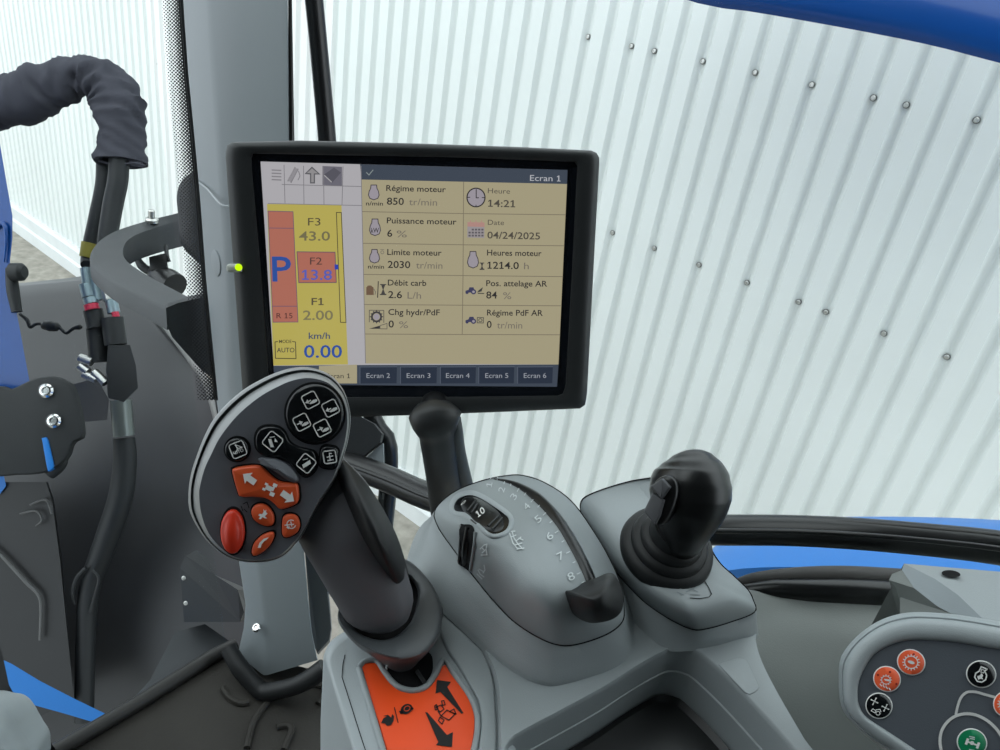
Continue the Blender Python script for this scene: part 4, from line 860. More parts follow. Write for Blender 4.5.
def icD(mi_, c, h):
    arrow(mi_, *cr(248, 424), math.radians(180 + 35), 8, h); arrow(mi_, *cr(384, 488), math.radians(35), 8, h)
    x, y = cr(318, 458)
    for dx, dy, a, b in ((0, 0, 3.2, 2.4), (-5, 1, 1.7, 1.2), (-2.5, -4, 1.7, 1.2), (6, -3, 2.2, 1.6), (3, 6, 2.4, 2.0), (4.5, 0, 1, 3.0), (-2.5, -1.5, .8, 2.5)):
        mi_.fill(HP, rrect(x + dx, y + dy, a, b, .3, 25), WHT, h)
button('direction_rocker', crl([(190, 398), (198, 384), (240, 376), (285, 375), (305, 388), (330, 412), (362, 432), (415, 438), (424, 455), (425, 495), (412, 513), (362, 529), (342, 512), (318, 494), (285, 486), (220, 484), (210, 470)]), ORG, .004, .0008, icD, b=.0015, well=1.04)
button('red_button', ell(*cr(190, 610), 12, 21.8, 0, 40), REDO, .004, .0022, None, b=.002, well=1.10)
def icB(mi_, c, h):
    x, y = c; mi_.fill(HP, [(x - 5, y + 1), (x - 3.5, y - .5), (x - 1, y), (x + .5, y - 2.5), (x + .2, y - 5.5), (x + 1.8, y - 3.2), (x + 3.2, y - 4.8), (x + 3, y - 2), (x + 4.5, y - .6), (x + 3, y + .6), (x + 1.8, y + 2), (x + 4, y + 4.2), (x + 1.5, y + 4), (x - .5, y + 2.8), (x - 2.5, y + 5), (x - 4.5, y + 4.5), (x - 2.8, y + 2.4)], WHT, h)
button('hare_button', crl([(257, 540), (265, 520), (290, 511), (315, 520), (335, 548), (336, 580), (318, 590), (290, 584), (265, 565)]), ORG, .003, .001, icB)
def icC(mi_, c, h):
    x, y = c; mi_.stroke(HP, ell(x + .5, y, 4.4, 4.2, 0, 18)[1:16], 1.0, WHT, h); mi_.stroke(HP, [(x - 6, y + 1), (x + 3, y)], 1, WHT, h); mi_.stroke(HP, [(x, y - 2.5), (x + 1, y + 2)], 1, WHT, h); mi_.fill(HP, [(x - 5, y + 3), (x - 1, y + 2), (x - 2, y + 5)], WHT, h)
button('cruise_button', crl([(367, 570), (375, 553), (398, 548), (418, 556), (429, 578), (425, 605), (405, 623), (378, 630), (366, 615)]), ORG, .003, .0008, icC)
def icH(mi_, c, h):
    x, y = c; mi_.fill(HP, [(x - 5, y + 5), (x - 3, y), (x + 1, y - 4), (x + 6, y - 5.5), (x + 4, y - 3), (x + 1.5, y - 1.5), (x - 1, y + 1.5), (x - 2, y + 5)], WHT, h)
button('lift_button', crl([(262, 660), (275, 640), (300, 620), (330, 612), (338, 625), (325, 655), (298, 682), (270, 696), (258, 685)]), ORG, .003, .0008, icH)
mb = MB()
for a in ([(243, 504), (247, 502), (249, 508)], [(244, 509), (247, 512)], [(241, 506), (243, 511)]): mb.stroke(HP, a, .8, VOID, .0006)
mb.build('face_printing', lv, smooth=0)
# ================================================================== joystick
SWG = mat('switch_grey', (.07, .072, .078), .4, .5)
js = thing('joystick', JD(666, 548), 'black ball-topped joystick with rubber bellows on the grey console', 'joystick')
bax = (V((0, 0, 1)) * .85 + camvec(.05, .2, 1) * .5).normalized(); bc = JD(665.5, 550, .0045)
mb = MB(); mb.lathe(bc, bax, [(.0315, -.002), (.0325, .002), (.0315, .006), (.029, .0085), (.0265, .009), (.0262, .0115), (.0245, .014), (.0215, .0145), (.0212, .018), (.0195, .020), (.017, .0205), (.016, .030)], RUB, 48); mb.build('bellows', js, smooth=50)
mb = MB()
pxtube(mb, [(680, 548, .500, 16), (682, 541, .497, 21), (684, 531, .494, 26), (686, 519, .491, 32), (688.5, 506, .489, 37.5), (690, 494, .488, 40.3), (691, 482, .488, 39.8), (692, 472, .489, 36), (692, 463, .490, 29), (691.5, 456, .491, 20), (691, 452.5, .492, 10), (691, 451, .492, 2)], BLK, 60, 40)
jh = mb.build('handle', js, smooth=60)
JP = Plane(U(660, 495, .4635), camvec(-.45, .12, 1))
mb = MB(); plate(mb, JP, [(651, 492), (654, 482), (662, 476), (670, 476), (676, 482), (677, 493), (673, 508), (666, 521), (658, 526), (651, 519), (649, 505)], BLK, -.016, -.001, .003, n=60); bz = mb.build('switch_bezel', js, smooth=50)
mb = MB(); plate(mb, JP, [(652, 486), (663, 478), (671.5, 487), (663, 499)], SWG, -.008, .0045, .001, lin_=True, n=32); mb.build('rocker_switch', js, smooth=50)
mb = MB(); plate(mb, JP, [(653.5, 492.5), (665, 500), (661, 515), (656, 525), (644.5, 511)], SWG, -.008, .003, .001, lin_=True, n=40); mb.build('rocker_switch', js, smooth=50)
# ================================================================== right control panel
kp_ = thing('control_panel', Uz(930, 690, -.42), 'grey rounded keypad panel with orange, black and green round keys', 'control panel')
KP = Plane(U(920, 690, .43), camvec(-.12, .36, .93))
KO = [(838.7, 675), (840, 660), (845, 650), (853, 640), (863, 631), (874.7, 623), (886, 617.7), (898.7, 614), (909, 612.4), (920, 612), (940, 613), (960, 615), (1000, 621.5), (1100, 640), (1130, 720), (1100, 860), (1000, 845), (940, 790), (888, 752), (869, 739), (850.7, 721), (843.5, 711), (839.5, 698)]
KI = [(858.4, 686), (860.5, 678), (865.5, 667), (872.5, 656.5), (881, 650), (891, 645), (903, 641.3), (917, 640), (938, 641), (960, 643), (1000, 650), (1085, 664), (1105, 720), (1085, 830), (1000, 808), (950, 772), (914.7, 749), (892, 734), (872, 721), (864, 714.5), (859.5, 706), (858, 699)]
def kring(px, h, n=140, dz=0): return [KP(v.x, v.y, h) for v in crs(px, n)]
def kmix(k):
    a = crs(KO, 140); b = crs(KI, 140); return [(p.x + (q.x - p.x) * k, p.y + (q.y - p.y) * k) for p, q in zip(a, b)]
def kr(k, h): return [KP(x, y, h) for x, y in kmix(k)]
base = kr(.4, -.06)
mb = MB(); mb.loft([base, kr(0, -.014), kr(.06, -.008), kr(.16, -.005), kr(.22, -.0052), kr(.27, -.0022), kr(.45, .0005), kr(.7, .001), kr(.88, .0005), kr(.97, -.001), kr(1.0, -.003)], GREY, cap1=False); fixn(mb.build('bezel', kp_, smooth=60))
mb = MB(); mb.loft([kr(.98, -.003), kr(1.0, -.0022)], PANEL, cap0=False, cap1=True); fixn(mb.build('key_face', kp_, smooth=0))
KF = Plane(KP.o - KP.n * .0022, KP.n)
def key(x, y, rx, ry, rot, m, fn=None, name='key', dots=()):
    mb = MB(); 
    mb.loft([[KF(a, b, h) for a, b in ell(x, y, rx * k, ry * k, rot, 40)] for k, h in ((1, .0003), (.985, .0008), (.93, .0010))], WHT, cap0=False); 
    mb.loft([[KF(a, b, h) for a, b in ell(x, y, rx * k, ry * k, rot, 40)] for k, h in ((.92, .0010), (.9, .0013), (.4, .0016))], m, cap0=False)
    o = mb.build(name, kp_, smooth=60)
    if fn:
        mi_ = MB(); fn(mi_, x, y, .002)
        for dx, dy in dots: mi_.fill(KF, ell(x + dx, y + dy, 1.2, 1.1, 0, 10), DKR, .0021)
        mi_.build('symbol', o, smooth=0)
    return o
def gear(mi_, x, y, r, h, n=16, m=WHT, w_=1.0):
    mi_.stroke(KF, ell(x, y, r, r * .92, 20, 26), w_, m, h, True)
    for k in range(n):
        a = 2 * PI * k / n; mi_.stroke(KF, [(x + math.cos(a) * r, y + math.sin(a) * r * .92), (x + math.cos(a) * r * 1.3, y + math.sin(a) * r * 1.2)], w_, m, h)
def k1(mi_, x, y, h): gear(mi_, x, y, 6.6, h); mi_.fill(KF, ell(x, y, 3.6, 1.6, 18, 12), LGP, h)
def k2(mi_, x, y, h):
    gear(mi_, x - 1, y + 1, 4.4, h, 12, w_=.8); mi_.fill(KF, [(x - 3, y), (x + 3, y + .5), (x + 2.5, y + 2.5), (x - 2, y + 1.5)], WHT, h)
    for dx in (-7, -4, -1, 2): mi_.stroke(KF, [(x + dx, y + 5 + (dx + 7) * .45), (x + dx + 1.5, y + 7 + (dx + 7) * .45)], 1, WHT, h)
def k3(mi_, x, y, h):
    for dx, dy in ((-4.5, -4.5), (6.5, 2)):
        mi_.stroke(KF, [(x + dx - 3, y + dy - 1.5), (x + dx + 3, y + dy + 1.5)], .8, WHT, h); mi_.stroke(KF, [(x + dx + 1.5, y + dy - 3), (x + dx - 1.5, y + dy + 3)], .8, WHT, h)
        for a, b in ((-3, -1.5), (3, 1.5), (1.5, -3), (-1.5, 3)): mi_.fill(KF, ell(x + dx + a, y + dy + b, .9, .8, 0, 8), WHT, h)
    mi_.stroke(KF, ell(x - 1, y + 7.5, 2, 1.9, 0, 12), .8, WHT, h, True); mi_.stroke(KF, [(x - 8, y + 5), (x - 6, y + 3), (x - 3, y + 5), (x - 4, y + 7), (x - 8, y + 5)], .8, WHT, h); mi_.stroke(KF, [(x - 3, y + 4), (x + 1, y + 3.5), (x + 2, y + 6)], .8, WHT, h)
def k4(mi_, x, y, h):
    mi_.stroke(KF, [(x + 3.5, y - 3), (x + 5.5, y + 1), (x + 4.5, y + 5.5), (x + .5, y + 8), (x - 4, y + 7), (x - 6.5, y + 3), (x - 5.5, y - 1), (x - 2, y - 3), (x, y - 7.5), (x + 6, y - 5), (x + 3.5, y - 3)], 1.3, WHT, h)
    mi_.fill(KF, [(x - 4, y + 2), (x - 1, y + 1), (x, y - 1), (x + 2, y + 1), (x + 1, y + 3.5), (x + 2, y + 5), (x - 1, y + 4.5), (x - 3, y + 5.5)], WHT, h); mi_.stroke(KF, rrect(x + 1.5, y - 3, 1.5, 1.5, .3, 20), .8, WHT, h, True)
def k5(mi_, x, y, h):
    mi_.stroke(KF, [(x - 5, y - 1), (x + 6, y + 3)], 1.6, WHT, h); mi_.fill(KF, rrect(x - 5, y - 1, 1.3, 3.2, .3, 20), WHT, h); mi_.fill(KF, rrect(x + 6, y + 3, 1.3, 3.2, .3, 20), WHT, h); mi_.fill(KF, ell(x, y + .5, 2.2, 2, 0, 12), WHT, h)
    for dy in (-6, 7): mi_.stroke(KF, [(x - 2.5, y + dy), (x + 2.5, y + dy + 1)], 1, LGP, h); mi_.stroke(KF, [(x - 2, y + dy + 2), (x + 2.5, y + dy + 2.8)], 1, LGP, h)
key(911.2, 662.3, 14.6, 13.0, 24, ORGK, k1, dots=((2.5, -8),))
key(887, 679, 14.2, 12.9, 24, ORGK, k2, dots=((-9, -4), (3, -7), (9.5, 5)))
key(879, 705.8, 13.8, 13.1, 24, GLB, k3)
key(981.2, 674.2, 15.3, 13.8, 14, GLB, k4)
key(972, 742.5, 15.5, 14, 20, GRN, k5)
key(1006, 704, 13, 13, 20, ORGK, k1)
mb = MB()
mb.stroke(KF, [(v.x, v.y) for v in crs([(956, 714), (957.5, 707), (960, 699.5), (963, 695), (967, 692.3), (972, 691.7), (977, 692.2), (985, 694.5), (996, 697.5)], 30, False)], 2.6, WHT, .0006)
mb.stroke(KF, [(v.x, v.y) for v in crs([(941.5, 752), (940, 742), (941, 733), (944.5, 725.5), (950, 719.5), (957, 715.5), (965, 713.8), (974, 714.5), (983, 718), (991, 723.5), (998, 731), (1003, 740), (1004, 752), (1000, 764), (990, 772), (975, 774), (955, 768), (945, 760), (941.5, 752)], 70, False)], 3.0, WHT, .0007)
mb.build('tractor_outline', kp_, smooth=0)
# ================================================================== monitor
mo_ = thing('tractor_monitor', U(450, 480, .57), 'black touchscreen monitor on a curved arm showing yellow engine readouts', 'monitor')
DS = .512
SP = Plane(U(260.5, 161.5, DS), R @ V((.075, -.285, .955)))
SO = [(260.5, 161.5), (414, 165.5), (567.5, 170), (562, 280), (557, 386.8), (415, 386), (274.8, 384.5), (267, 270)]
BO = [(232, 142), (300, 140.5), (420, 143.5), (520, 147), (593, 150.5), (599, 154.5), (599.5, 160), (594, 260), (587, 395), (585, 405), (580, 408.5), (500, 412), (420, 415), (350, 417), (255, 421), (246, 416), (243.5, 405), (233, 260), (225.5, 155), (226.5, 146)]
BI = [(253, 153.5), (330, 155), (440, 157), (540, 160.5), (575, 162), (577.5, 164.5), (576.5, 180), (572, 270), (565.5, 385), (563.5, 393), (560, 395.5), (480, 396.5), (400, 397), (330, 397), (277, 396.5), (271, 394), (269.5, 385), (261, 270), (252, 170), (251.5, 156)]
def sring(px, h, n=200, l=True): return [SP(v.x, v.y, h) for v in crs(px, n, True, l)]
def smix(k): return [(a + (c - a) * k, b + (d - b) * k) for (a, b), (c, d) in zip(BO, BI)]
cS = SP(415, 278)
def sback(k, h): return [cS + (p - cS) * k + SP.n * h for p in sring(BO, 0)]
mb = MB(); mb.loft([sback(.70, -.052), sback(.78, -.048), sback(.90, -.024), sback(.985, -.016), sring(BO, -.004), sring(smix(.03), .001)], MON, cap1=False); fixn(mb.build('housing', mo_, smooth=50))
mb = MB(); mb.loft([sring(smix(.0), .000), sring(smix(.05), .0018), sring(smix(.25), .0042), sring(smix(.5), .0046), sring(smix(.8), .0042), sring(smix(.97), .0032), sring(BI, .002), sring(BI, -.0022)], MON, cap0=False, cap1=False); fixn(mb.build('bezel', mo_, smooth=50))
mb = MB(); mb.loft([sring([(x + (415 - x) * -.004, y) for x, y in BI], -.0002), sring([(a + (c - a) * .7, b + (d - b) * .7) for (a, b), (c, d) in zip(BI, [SP and q for q in [(260.5, 161.5), (330, 163), (440, 166), (540, 169), (567, 169.5), (567.5, 170), (567, 185), (562.5, 275), (557.5, 378), (557, 386), (556, 387), (480, 386.6), (400, 386), (330, 385.5), (278, 384.8), (275, 384), (274.5, 380), (267.5, 270), (261, 175), (260.6, 162.5)]])], -.0006)], SCR, cap0=False, cap1=True); fixn(mb.build('screen_surround', mo_, smooth=0))
scn = None
mb = MB()
C_PANEL = (168, 166, 170); C_BEIGE = (160, 152, 124); C_YEL = (176, 164, 84); C_RED = (168, 104, 88); C_SLATE = (62, 70, 82); C_TAB = (40, 48, 62)
E_INK = em((46, 44, 44)); E_GREY = em((112, 106, 96)); E_BLUE = em((46, 78, 150)); E_WHITE = em((176, 178, 184)); E_LINE = em((116, 108, 92)); E_PUR = em((86, 92, 172)); E_LIL = em((150, 144, 152))
mb.poly([SP(x, y, 0) for x, y in SO[0:1] + SO[2:3] + SO[4:5] + SO[6:7]], em(C_PANEL))
mb.fill(SP, [(267, 204), (341.5, 205), (348, 364.5), (273.5, 365.5)], em(C_YEL), .0003)
mb.fill(SP, [(360, 164.3), (567.5, 170), (567, 184), (361.5, 179.5)], em(C_SLATE), .0003)
mb.fill(SP, [(361.5, 179.5), (567, 184), (558.5, 364.5), (365.5, 363.5)], em(C_BEIGE), .0003)
mb.fill(SP, [(273.5, 365.8), (365.5, 365), (558.5, 364.5), (557, 386.8), (274.8, 384.5)], em(C_SLATE), .0003)
L_G = em((120, 118, 122)); 
for a in ([(343, 166.5), (342, 205)], [(361, 166), (365.5, 363)], [(323.5, 167), (324, 204.5)], [(303.5, 166), (304, 204)], [(284, 165), (285, 203)], [(282, 184.5), (361.5, 186.5)], [(268, 203.5), (362, 205.5)]): mb.stroke(SP, a, .7, L_G, .0005)
mb.fill(SP, [(322.5, 166), (342, 166.8), (342, 185.8), (322.5, 185)], em((104, 102, 112)), .0004)
scn = mb.build('screen', mo_, smooth=0)
H1, H2 = .0006, .0009
# header icons
mb = MB()
for k in range(4): mb.stroke(SP, [(272, 170 + k * 3.2), (281, 170.4 + k * 3.2)], 1.3, em((128, 126, 130)), H1)
for a in ([(288, 181), (295, 167.5)], [(291, 182.5), (298, 169)]): mb.stroke(SP, a, 1.2, em((118, 116, 120)), H1)
mb.fill(SP, [(287.5, 180), (294.5, 167.5), (298, 169), (291, 182.5)], em((140, 138, 142)), H1); mb.stroke(SP, [(298.5, 171), (300, 176), (298, 180)], .8, em((118, 116, 120)), H1)
mb.fill(SP, [(312, 166.5), (320.5, 174.5), (315, 174.5), (315, 183.5), (310, 183.5), (310, 174.5), (304.5, 174)], em((88, 88, 92)), H1)
mb.fill(SP, [(312, 168.3), (318, 173.4), (313.8, 173.4), (313.8, 182.3), (311.2, 182.3), (311.2, 173.2), (306.8, 173)], em((140, 138, 140)), H2)
mb.fill(SP, [(324, 174.5), (334, 167.5), (341, 172.5), (332, 183)], em((84, 83, 92)), H1); mb.stroke(SP, [(324.5, 175.5), (331.5, 182)], 1, em((160, 158, 160)), H2)
mb.stroke(SP, [(366.5, 172.5), (369, 175), (373, 170)], .9, em((130, 140, 140)), H1)
mb.build('status_icons', scn, smooth=0)
mb = MB(); mb.text(SP, 'Ecran 1', 530, 180.8, 560.5, 6.2, E_WHITE, .02, False, H1); mb.build('screen_title', scn, smooth=0)
# gear column
mb = MB(); RD = em(C_RED); RL = em((104, 84, 104))
mb.fill(SP, [(268, 211), (293, 211.7), (298, 322), (273, 322.2)], RD, H1); mb.stroke(SP, [(268, 211), (293, 211.7), (298, 322), (273, 322.2)], .7, RL, H2, True)
mb.stroke(SP, [(269, 228), (293.7, 228.3)], .7, RL, H2); mb.stroke(SP, [(272, 306.2), (297.3, 306.2)], .7, RL, H2)
mb.fill(SP, [(297, 251.8), (335, 252.2), (336.3, 282.5), (298.8, 282.7)], RD, H1); mb.stroke(SP, [(297, 251.8), (335, 252.2), (336.3, 282.5), (298.8, 282.7)], .8, em((96, 80, 96)), H2, True)
mb.text(SP, 'P', 272.5, 281.2, 291.5, 26, E_BLUE, 0, True, H2, up=(-.03, -1))
mb.text(SP, 'R 15', 276.5, 318.3, 292.5, 5.6, em((70, 44, 44)), 0, False, H2)
mb.text(SP, 'F3', 308, 225.5, 320.5, 8, em((84, 76, 56)), 0, False, H2); mb.text(SP, '43.0', 299, 240.5, 330, 9.6, em((112, 106, 76)), 0, True, H2)
mb.text(SP, 'F2', 310, 264.6, 322, 7.6, em((82, 60, 56)), 0, False, H2); mb.text(SP, '13.8', 302, 279.7, 332, 10.4, E_PUR, 0, True, H2)
mb.text(SP, 'F1', 311.5, 305, 323.7, 7.4, em((84, 76, 56)), 0, True, H2); mb.text(SP, '2.00', 303, 319.8, 333, 9.8, em((118, 112, 80)), 0, True, H2)
mb.text(SP, 'km/h', 308.7, 338.8, 330, 6.6, em((58, 72, 104)), 0, True, H2); mb.text(SP, '0.00', 304, 357.5, 342, 13, E_BLUE, 0, True, H2)
mb.fill(SP, [(334.5, 264.5), (338, 264.5), (338.3, 269.5), (334.7, 269.5)], em((44, 64, 170)), H2)
BKL = em((76, 72, 50)); mb.stroke(SP, [(336.4, 212.5), (341.3, 212.5), (346, 322.5), (340.5, 322.3)], .8, BKL, H2, True)
mb.stroke(SP, [(277.5, 341.5), (275, 342), (275.5, 358.3), (296, 358.6), (295.5, 342), (292.5, 341.5)], .9, BKL, H2)
mb.text(SP, 'MODE', 279, 343, 291.5, 3.4, BKL, 0, True, H2); mb.text(SP, 'AUTO', 276.8, 352.3, 294.5, 4.8, em((64, 62, 60)), 0, True, H2)
mb.build('gear_display', scn, smooth=0)
# readout fields
def engine(mb, x0, y0, x1, y1, label=None):
    w_, h_ = x1 - x0, y1 - y0; cx = (x0 + x1) / 2; m = em((70, 66, 70))
    o = [(cx - w_ * .24, y0), (cx + w_ * .24, y0), (cx + w_ * .27, y0 + h_ * .22), (cx + w_ * .40, y0 + h_ * .42), (cx + w_ * .46, y0 + h_ * .68), (cx + w_ * .34, y0 + h_ * .9), (cx, y0 + h_), (cx - w_ * .34, y0 + h_ * .9), (cx - w_ * .46, y0 + h_ * .68), (cx - w_ * .40, y0 + h_ * .42), (cx - w_ * .27, y0 + h_ * .22)]
    mb.fill(SP, o, E_LIL, H1); mb.stroke(SP, o, .9, m, H2, True)
    if label: mb.text(SP, label, x0 + 2, y1 - 3, x1 - 2, 5, E_INK, 0, True, H2)
def hourglass(mb, x0, y0, x1, y1):
    cx, cy = (x0 + x1) / 2, (y0 + y1) / 2; m = em((66, 64, 62))
    mb.stroke(SP, [(x0, y0), (x1, y0)], .9, m, H2); mb.stroke(SP, [(x0, y1), (x1, y1)], 1.2, m, H2); mb.fill(SP, [(x0 + .7, y0), (x1 - .7, y0), (cx + .4, cy), (x1 - .5, y1), (x0 + .5, y1), (cx - .4, cy)], m, H1)
def tractor(mb, x0, y0, k=1.0):
    m = em((62, 62, 90)); mb.fill(SP, [(x0, y0 + 3.5), (x0 + 3, y0 + 2.5), (x0 + 4, y0), (x0 + 8, y0), (x0 + 9, y0 + 3), (x0 + 10, y0 + 5), (x0, y0 + 5.5)], m, H1)
    mb.fill(SP, ell(x0 + 8, y0 + 4.5, 2.7, 2.6, 0, 14), m, H2); mb.fill(SP, ell(x0 + 8, y0 + 4.5, 1.4, 1.3, 0, 10), E_LIL, H2 + .0002); mb.fill(SP, ell(x0 + 1.5, y0 + 5.3, 1.6, 1.5, 0, 12), m, H2)
def field(corners, title, tx0, ty, tx1, val, vx0, vy, vx1, unit, ux0, ux1, icon, faint=False, slope=.016, tcap=6.1, vcap=7.3):
    mb = MB(); mb.stroke(SP, corners, .7, E_LINE, H1)
    mb.text(SP, title, tx0, ty, tx1, tcap, em((84, 80, 72)) if faint else E_INK, slope, not faint, H1)
    mb.text(SP, val, vx0, vy, vx1, vcap, em((76, 72, 64)) if faint else E_INK, slope, True, H1)
    if unit: mb.text(SP, unit, ux0, vy + .6, ux1, vcap - .2, E_GREY, slope, False, H1)
    icon(mb); return mb.build('data_field', scn, smooth=0)
def i1(mb): engine(mb, 368, 185, 379.6, 199.8); mb.text(SP, 'n/min', 366, 205.3, 383, 4.2, E_INK, .016, True, H2)
def i2(mb): engine(mb, 369, 219, 381, 235.6, 'kW')
def i3(mb): engine(mb, 369, 249.5, 380, 263); mb.text(SP, 'n/min', 368, 268.5, 384, 4.2, E_INK, .014, True, H2); mb.stroke(SP, ell(382.3, 252.3, 1.6, 1.6, 0, 10), .6, E_GREY, H2, True); mb.stroke(SP, [(380.5, 249.5), (384, 249.5)], .6, E_GREY, H2)
def i4(mb): mb.fill(SP, [(366.3, 287.5), (368, 285.5), (371, 285.5), (373.5, 287.5), (373.8, 295), (366.3, 295)], em((106, 84, 66)), H1); mb.stroke(SP, [(374, 289), (375.5, 292), (375, 294.5)], .8, E_GREY, H1); mb.stroke(SP, [(378.3, 281.5), (377.6, 297.5)], .9, E_INK, H1); hourglass(mb, 380.3, 284.5, 386, 294.5)
def i5(mb):
    mb.stroke(SP, [(369.3, 322), (369.3, 310.2), (383.8, 310.4), (383.8, 322.5)], .8, em((92, 88, 80)), H1); mb.stroke(SP, ell(376.5, 316.8, 4.6, 4.6, 0, 20), 1.9, em((62, 60, 62)), H1, True); mb.fill(SP, ell(376.5, 316.8, 3.2, 3.2, 0, 14), E_LIL, H1)
    for k in range(12): a = PI * k / 6; mb.stroke(SP, [(376.5 + 5 * math.cos(a), 316.8 + 5 * math.sin(a)), (376.5 + 6.3 * math.cos(a), 316.8 + 6.3 * math.sin(a))], 1, em((62, 60, 62)), H1)
    mb.fill(SP, [(369, 328.7), (380, 325.6), (380, 328.8)], em((50, 48, 50)), H1); mb.stroke(SP, [(380, 325.6), (387, 323.4), (387, 328.9), (380, 328.8)], .7, em((92, 88, 80)), H1, True)
def i6(mb):
    mb.fill(SP, ell(476, 197.5, 9, 9.3, 0, 30), E_LIL, H1); mb.stroke(SP, ell(476, 197.5, 9, 9.3, 0, 30), 1.2, E_INK, H2, True); mb.stroke(SP, [(476.2, 189.5), (476.2, 197.8), (478.6, 197.8)], .9, E_INK, H2)
    for a in ([(467.5, 197.3), (470, 197.3)], [(482, 197.6), (484.8, 197.6)], [(476, 205), (476, 206.5)]): mb.stroke(SP, a, .8, E_INK, H2)
def i7(mb):
    mb.fill(SP, [(467.5, 222), (484.5, 222.5), (484.3, 238), (467.3, 237.5)], em((148, 142, 144)), H1); mb.fill(SP, [(467.5, 222), (484.5, 222.5), (484.5, 227), (467.5, 226.5)], em((170, 132, 124)), H2)
    for r in range(3):
        for c in range(5):
            if r or c: mb.fill(SP, rrect(469.6 + c * 3.2, 229.6 + r * 3, 1.1, .9, .2), em((92, 88, 92)), H2)
    for c in range(3): mb.stroke(SP, [(470.5 + c * 5.5, 220.8), (470.5 + c * 5.5, 223)], 1, em((170, 132, 124)), H2)
def i8(mb): engine(mb, 467, 251.5, 479, 268); hourglass(mb, 480, 263, 484, 269.3)
def i9(mb): tractor(mb, 465.5, 287.3); mb.fill(SP, [(477, 292.5), (479, 290), (483, 287), (481.5, 291.5)], em((62, 62, 60)), H1); mb.stroke(SP, [(478, 293.3), (484, 293.5)], .9, em((62, 62, 60)), H1)
def i10(mb): tractor(mb, 465.5, 316.8); mb.stroke(SP, [(477.3, 317.5), (483.5, 317.6), (483.3, 323), (477.2, 322.8)], .8, em((82, 80, 74)), H1, True); mb.stroke(SP, ell(480.4, 320.2, 1.7, 1.6, 0, 10), .8, em((82, 80, 74)), H1, True)
rw = [(179.8, 182.2, 184), (211.6, 213.6, 214.8), (243.3, 244.8, 245.8), (274.4, 275.6, 276.6), (304.5, 305.2, 305.8), (334, 334.5, 334.8)]
xl = [362, 362.6, 363.2, 363.8, 364.4, 365]; xm = [463.6, 463.4, 463.2, 463, 462.6, 462.2]; xr_ = [567, 565.6, 564.2, 562.8, 561.4, 560]
def LC(k): return [(xl[k + 1], rw[k + 1][0]), (xm[k + 1], rw[k + 1][1]), (xm[k], rw[k][1])]
def RC(k): return [(xm[k + 1], rw[k + 1][1]), (xr_[k + 1], rw[k + 1][2])]
field(LC(0), 'Régime moteur', 386.2, 190.8, 445.8, '850', 386.8, 204.5, 403.8, 'tr/min', 409, 437, i1, slope=.024)
field(LC(1), 'Puissance moteur', 386.8, 223.2, 456.5, '6', 387.2, 236.6, 392.2, '%', 396.5, 406.8, i2, slope=.02)
field(LC(2), 'Limite moteur', 387.2, 254.8, 441.6, '2030', 387.7, 267.8, 410.2, 'tr/min', 416, 442.4, i3, slope=.016)
field(LC(3), 'Débit carb', 387.8, 285.4, 426.3, '2.6', 388.2, 298, 402, 'L/h', 407.5, 421, i4, slope=.012)
field(LC(4), 'Chg hydr/PdF', 388.3, 314.8, 439.8, '0', 388.5, 327.4, 393.8, '%', 399, 408, i5, slope=.01)
field(RC(0), 'Heure', 487.8, 193.2, 510, '14:21', 488, 206.6, 515.2, None, 0, 0, i6, True, slope=.024, tcap=5.4)
field(RC(1), 'Date', 487.8, 224.8, 504, '04/24/2025', 487.3, 238.4, 540, None, 0, 0, i7, True, slope=.02, tcap=5.4, vcap=7.2)
field(RC(2), 'Heures moteur', 487, 255.4, 541.6, '1214.0', 487.4, 268.6, 518.8, 'h', 524, 528.8, i8, slope=.014)
field(RC(3), 'Pos. attelage AR', 486.2, 286, 547.2, '84', 486.2, 298.4, 497, '%', 503, 511.3, i9, slope=.01)
field(RC(4), 'Régime PdF AR', 487, 315.4, 542.8, '0', 486.8, 327.8, 491.6, 'tr/min', 497, 522.2, i10, slope=.008)
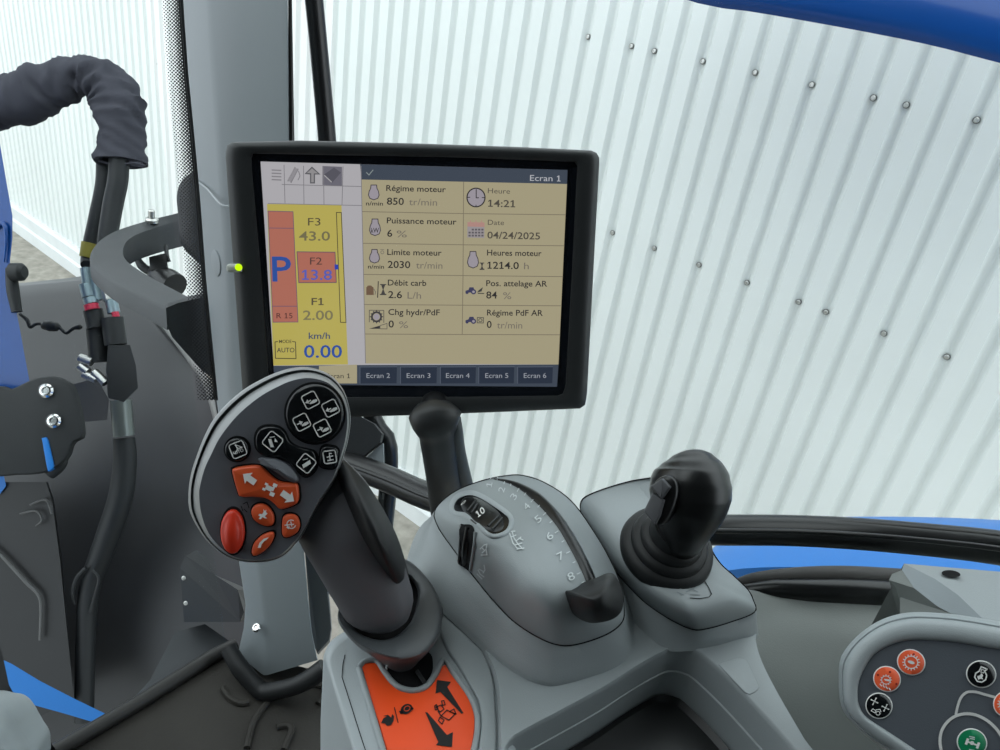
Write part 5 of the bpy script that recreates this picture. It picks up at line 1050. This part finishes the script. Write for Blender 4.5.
# tabs
mb = MB(); mb.fill(SP, [(319, 366), (357, 364.6), (357, 383.4), (319, 383.4)], em(C_BEIGE), H1); mb.text(SP, 'Ecran 1', 326, 378.2, 350, 5, E_INK, 0, False, H2); mb.build('tab', scn, smooth=0)
for t, x0, x1, a, b in (('Ecran 2', 360, 397, 366.5, 390), ('Ecran 3', 400.5, 437, 406.7, 430.4), ('Ecran 4', 440.4, 476, 446, 469.6), ('Ecran 5', 478.8, 514.3, 485.3, 508.2), ('Ecran 6', 517.7, 552.8, 523.8, 546.2)):
    mb = MB(); mb.fill(SP, [(x0, 367), (x1, 366.8), (x1 - .5, 383.3), (x0 + .3, 383.5)], em(C_TAB), H1); mb.stroke(SP, [(x0, 383.5), (x0, 367), (x1, 366.8)], .6, em((84, 92, 106)), H2); mb.text(SP, t, a, 377.9, b, 5, em((150, 154, 162)), 0, False, H2); mb.build('tab', scn, smooth=0)
# status light
mb = MB(); plate(mb, SP, [(229, 264), (233, 263), (240, 263.2), (243.5, 264.6), (243.8, 268.5), (242.8, 271), (236, 271.3), (230, 270.8), (228.5, 268)], mat('clear_lens', (.45, .47, .42), .2, .6), .003, .0062, .0012, .0006, n=36); sl_ = mb.build('status_light', mo_, smooth=60)
mb = MB(); mb.lathe(SP(238.6, 267.3, .0064), SP.n, [(.0026, 0), (.0024, .0008), (.0012, .0012), (.0002, .0013)], em((190, 235, 0), 1.2), 16); mb.build('lamp', sl_)
# mounting arm
mb = MB()
pxtube(mb, [(434, 404, .553, 17), (435, 414, .55, 27), (436, 421, .55, 25), (438, 432, .562, 19.5), (440, 450, .585, 18.5), (444, 475, .625, 18.5), (447, 495, .665, 19), (452, 530, .73, 19), (456, 560, .79, 19)], MON, 50, 24, flat=.6, fdir=camvec(.2, 0, 1))
arm_ = mb.build('mounting_arm', mo_, smooth=60)
mb = MB(); pxtube(mb, [(455, 418, .565, 6), (456, 430, .565, 7), (458, 450, .595, 7.5), (463, 475, .635, 8), (467, 492, .672, 8), (475, 530, .74, 8)], PILD, 40, 16); mb.build('cable_cover', arm_, smooth=60)
mb = MB(); mb.lathe(U(433, 418, .556), camvec(0, -.5, 1), [(.012, -.02), (.012, .0), (.010, .003)], BLK, 24); mb.build('tilt_joint', arm_)
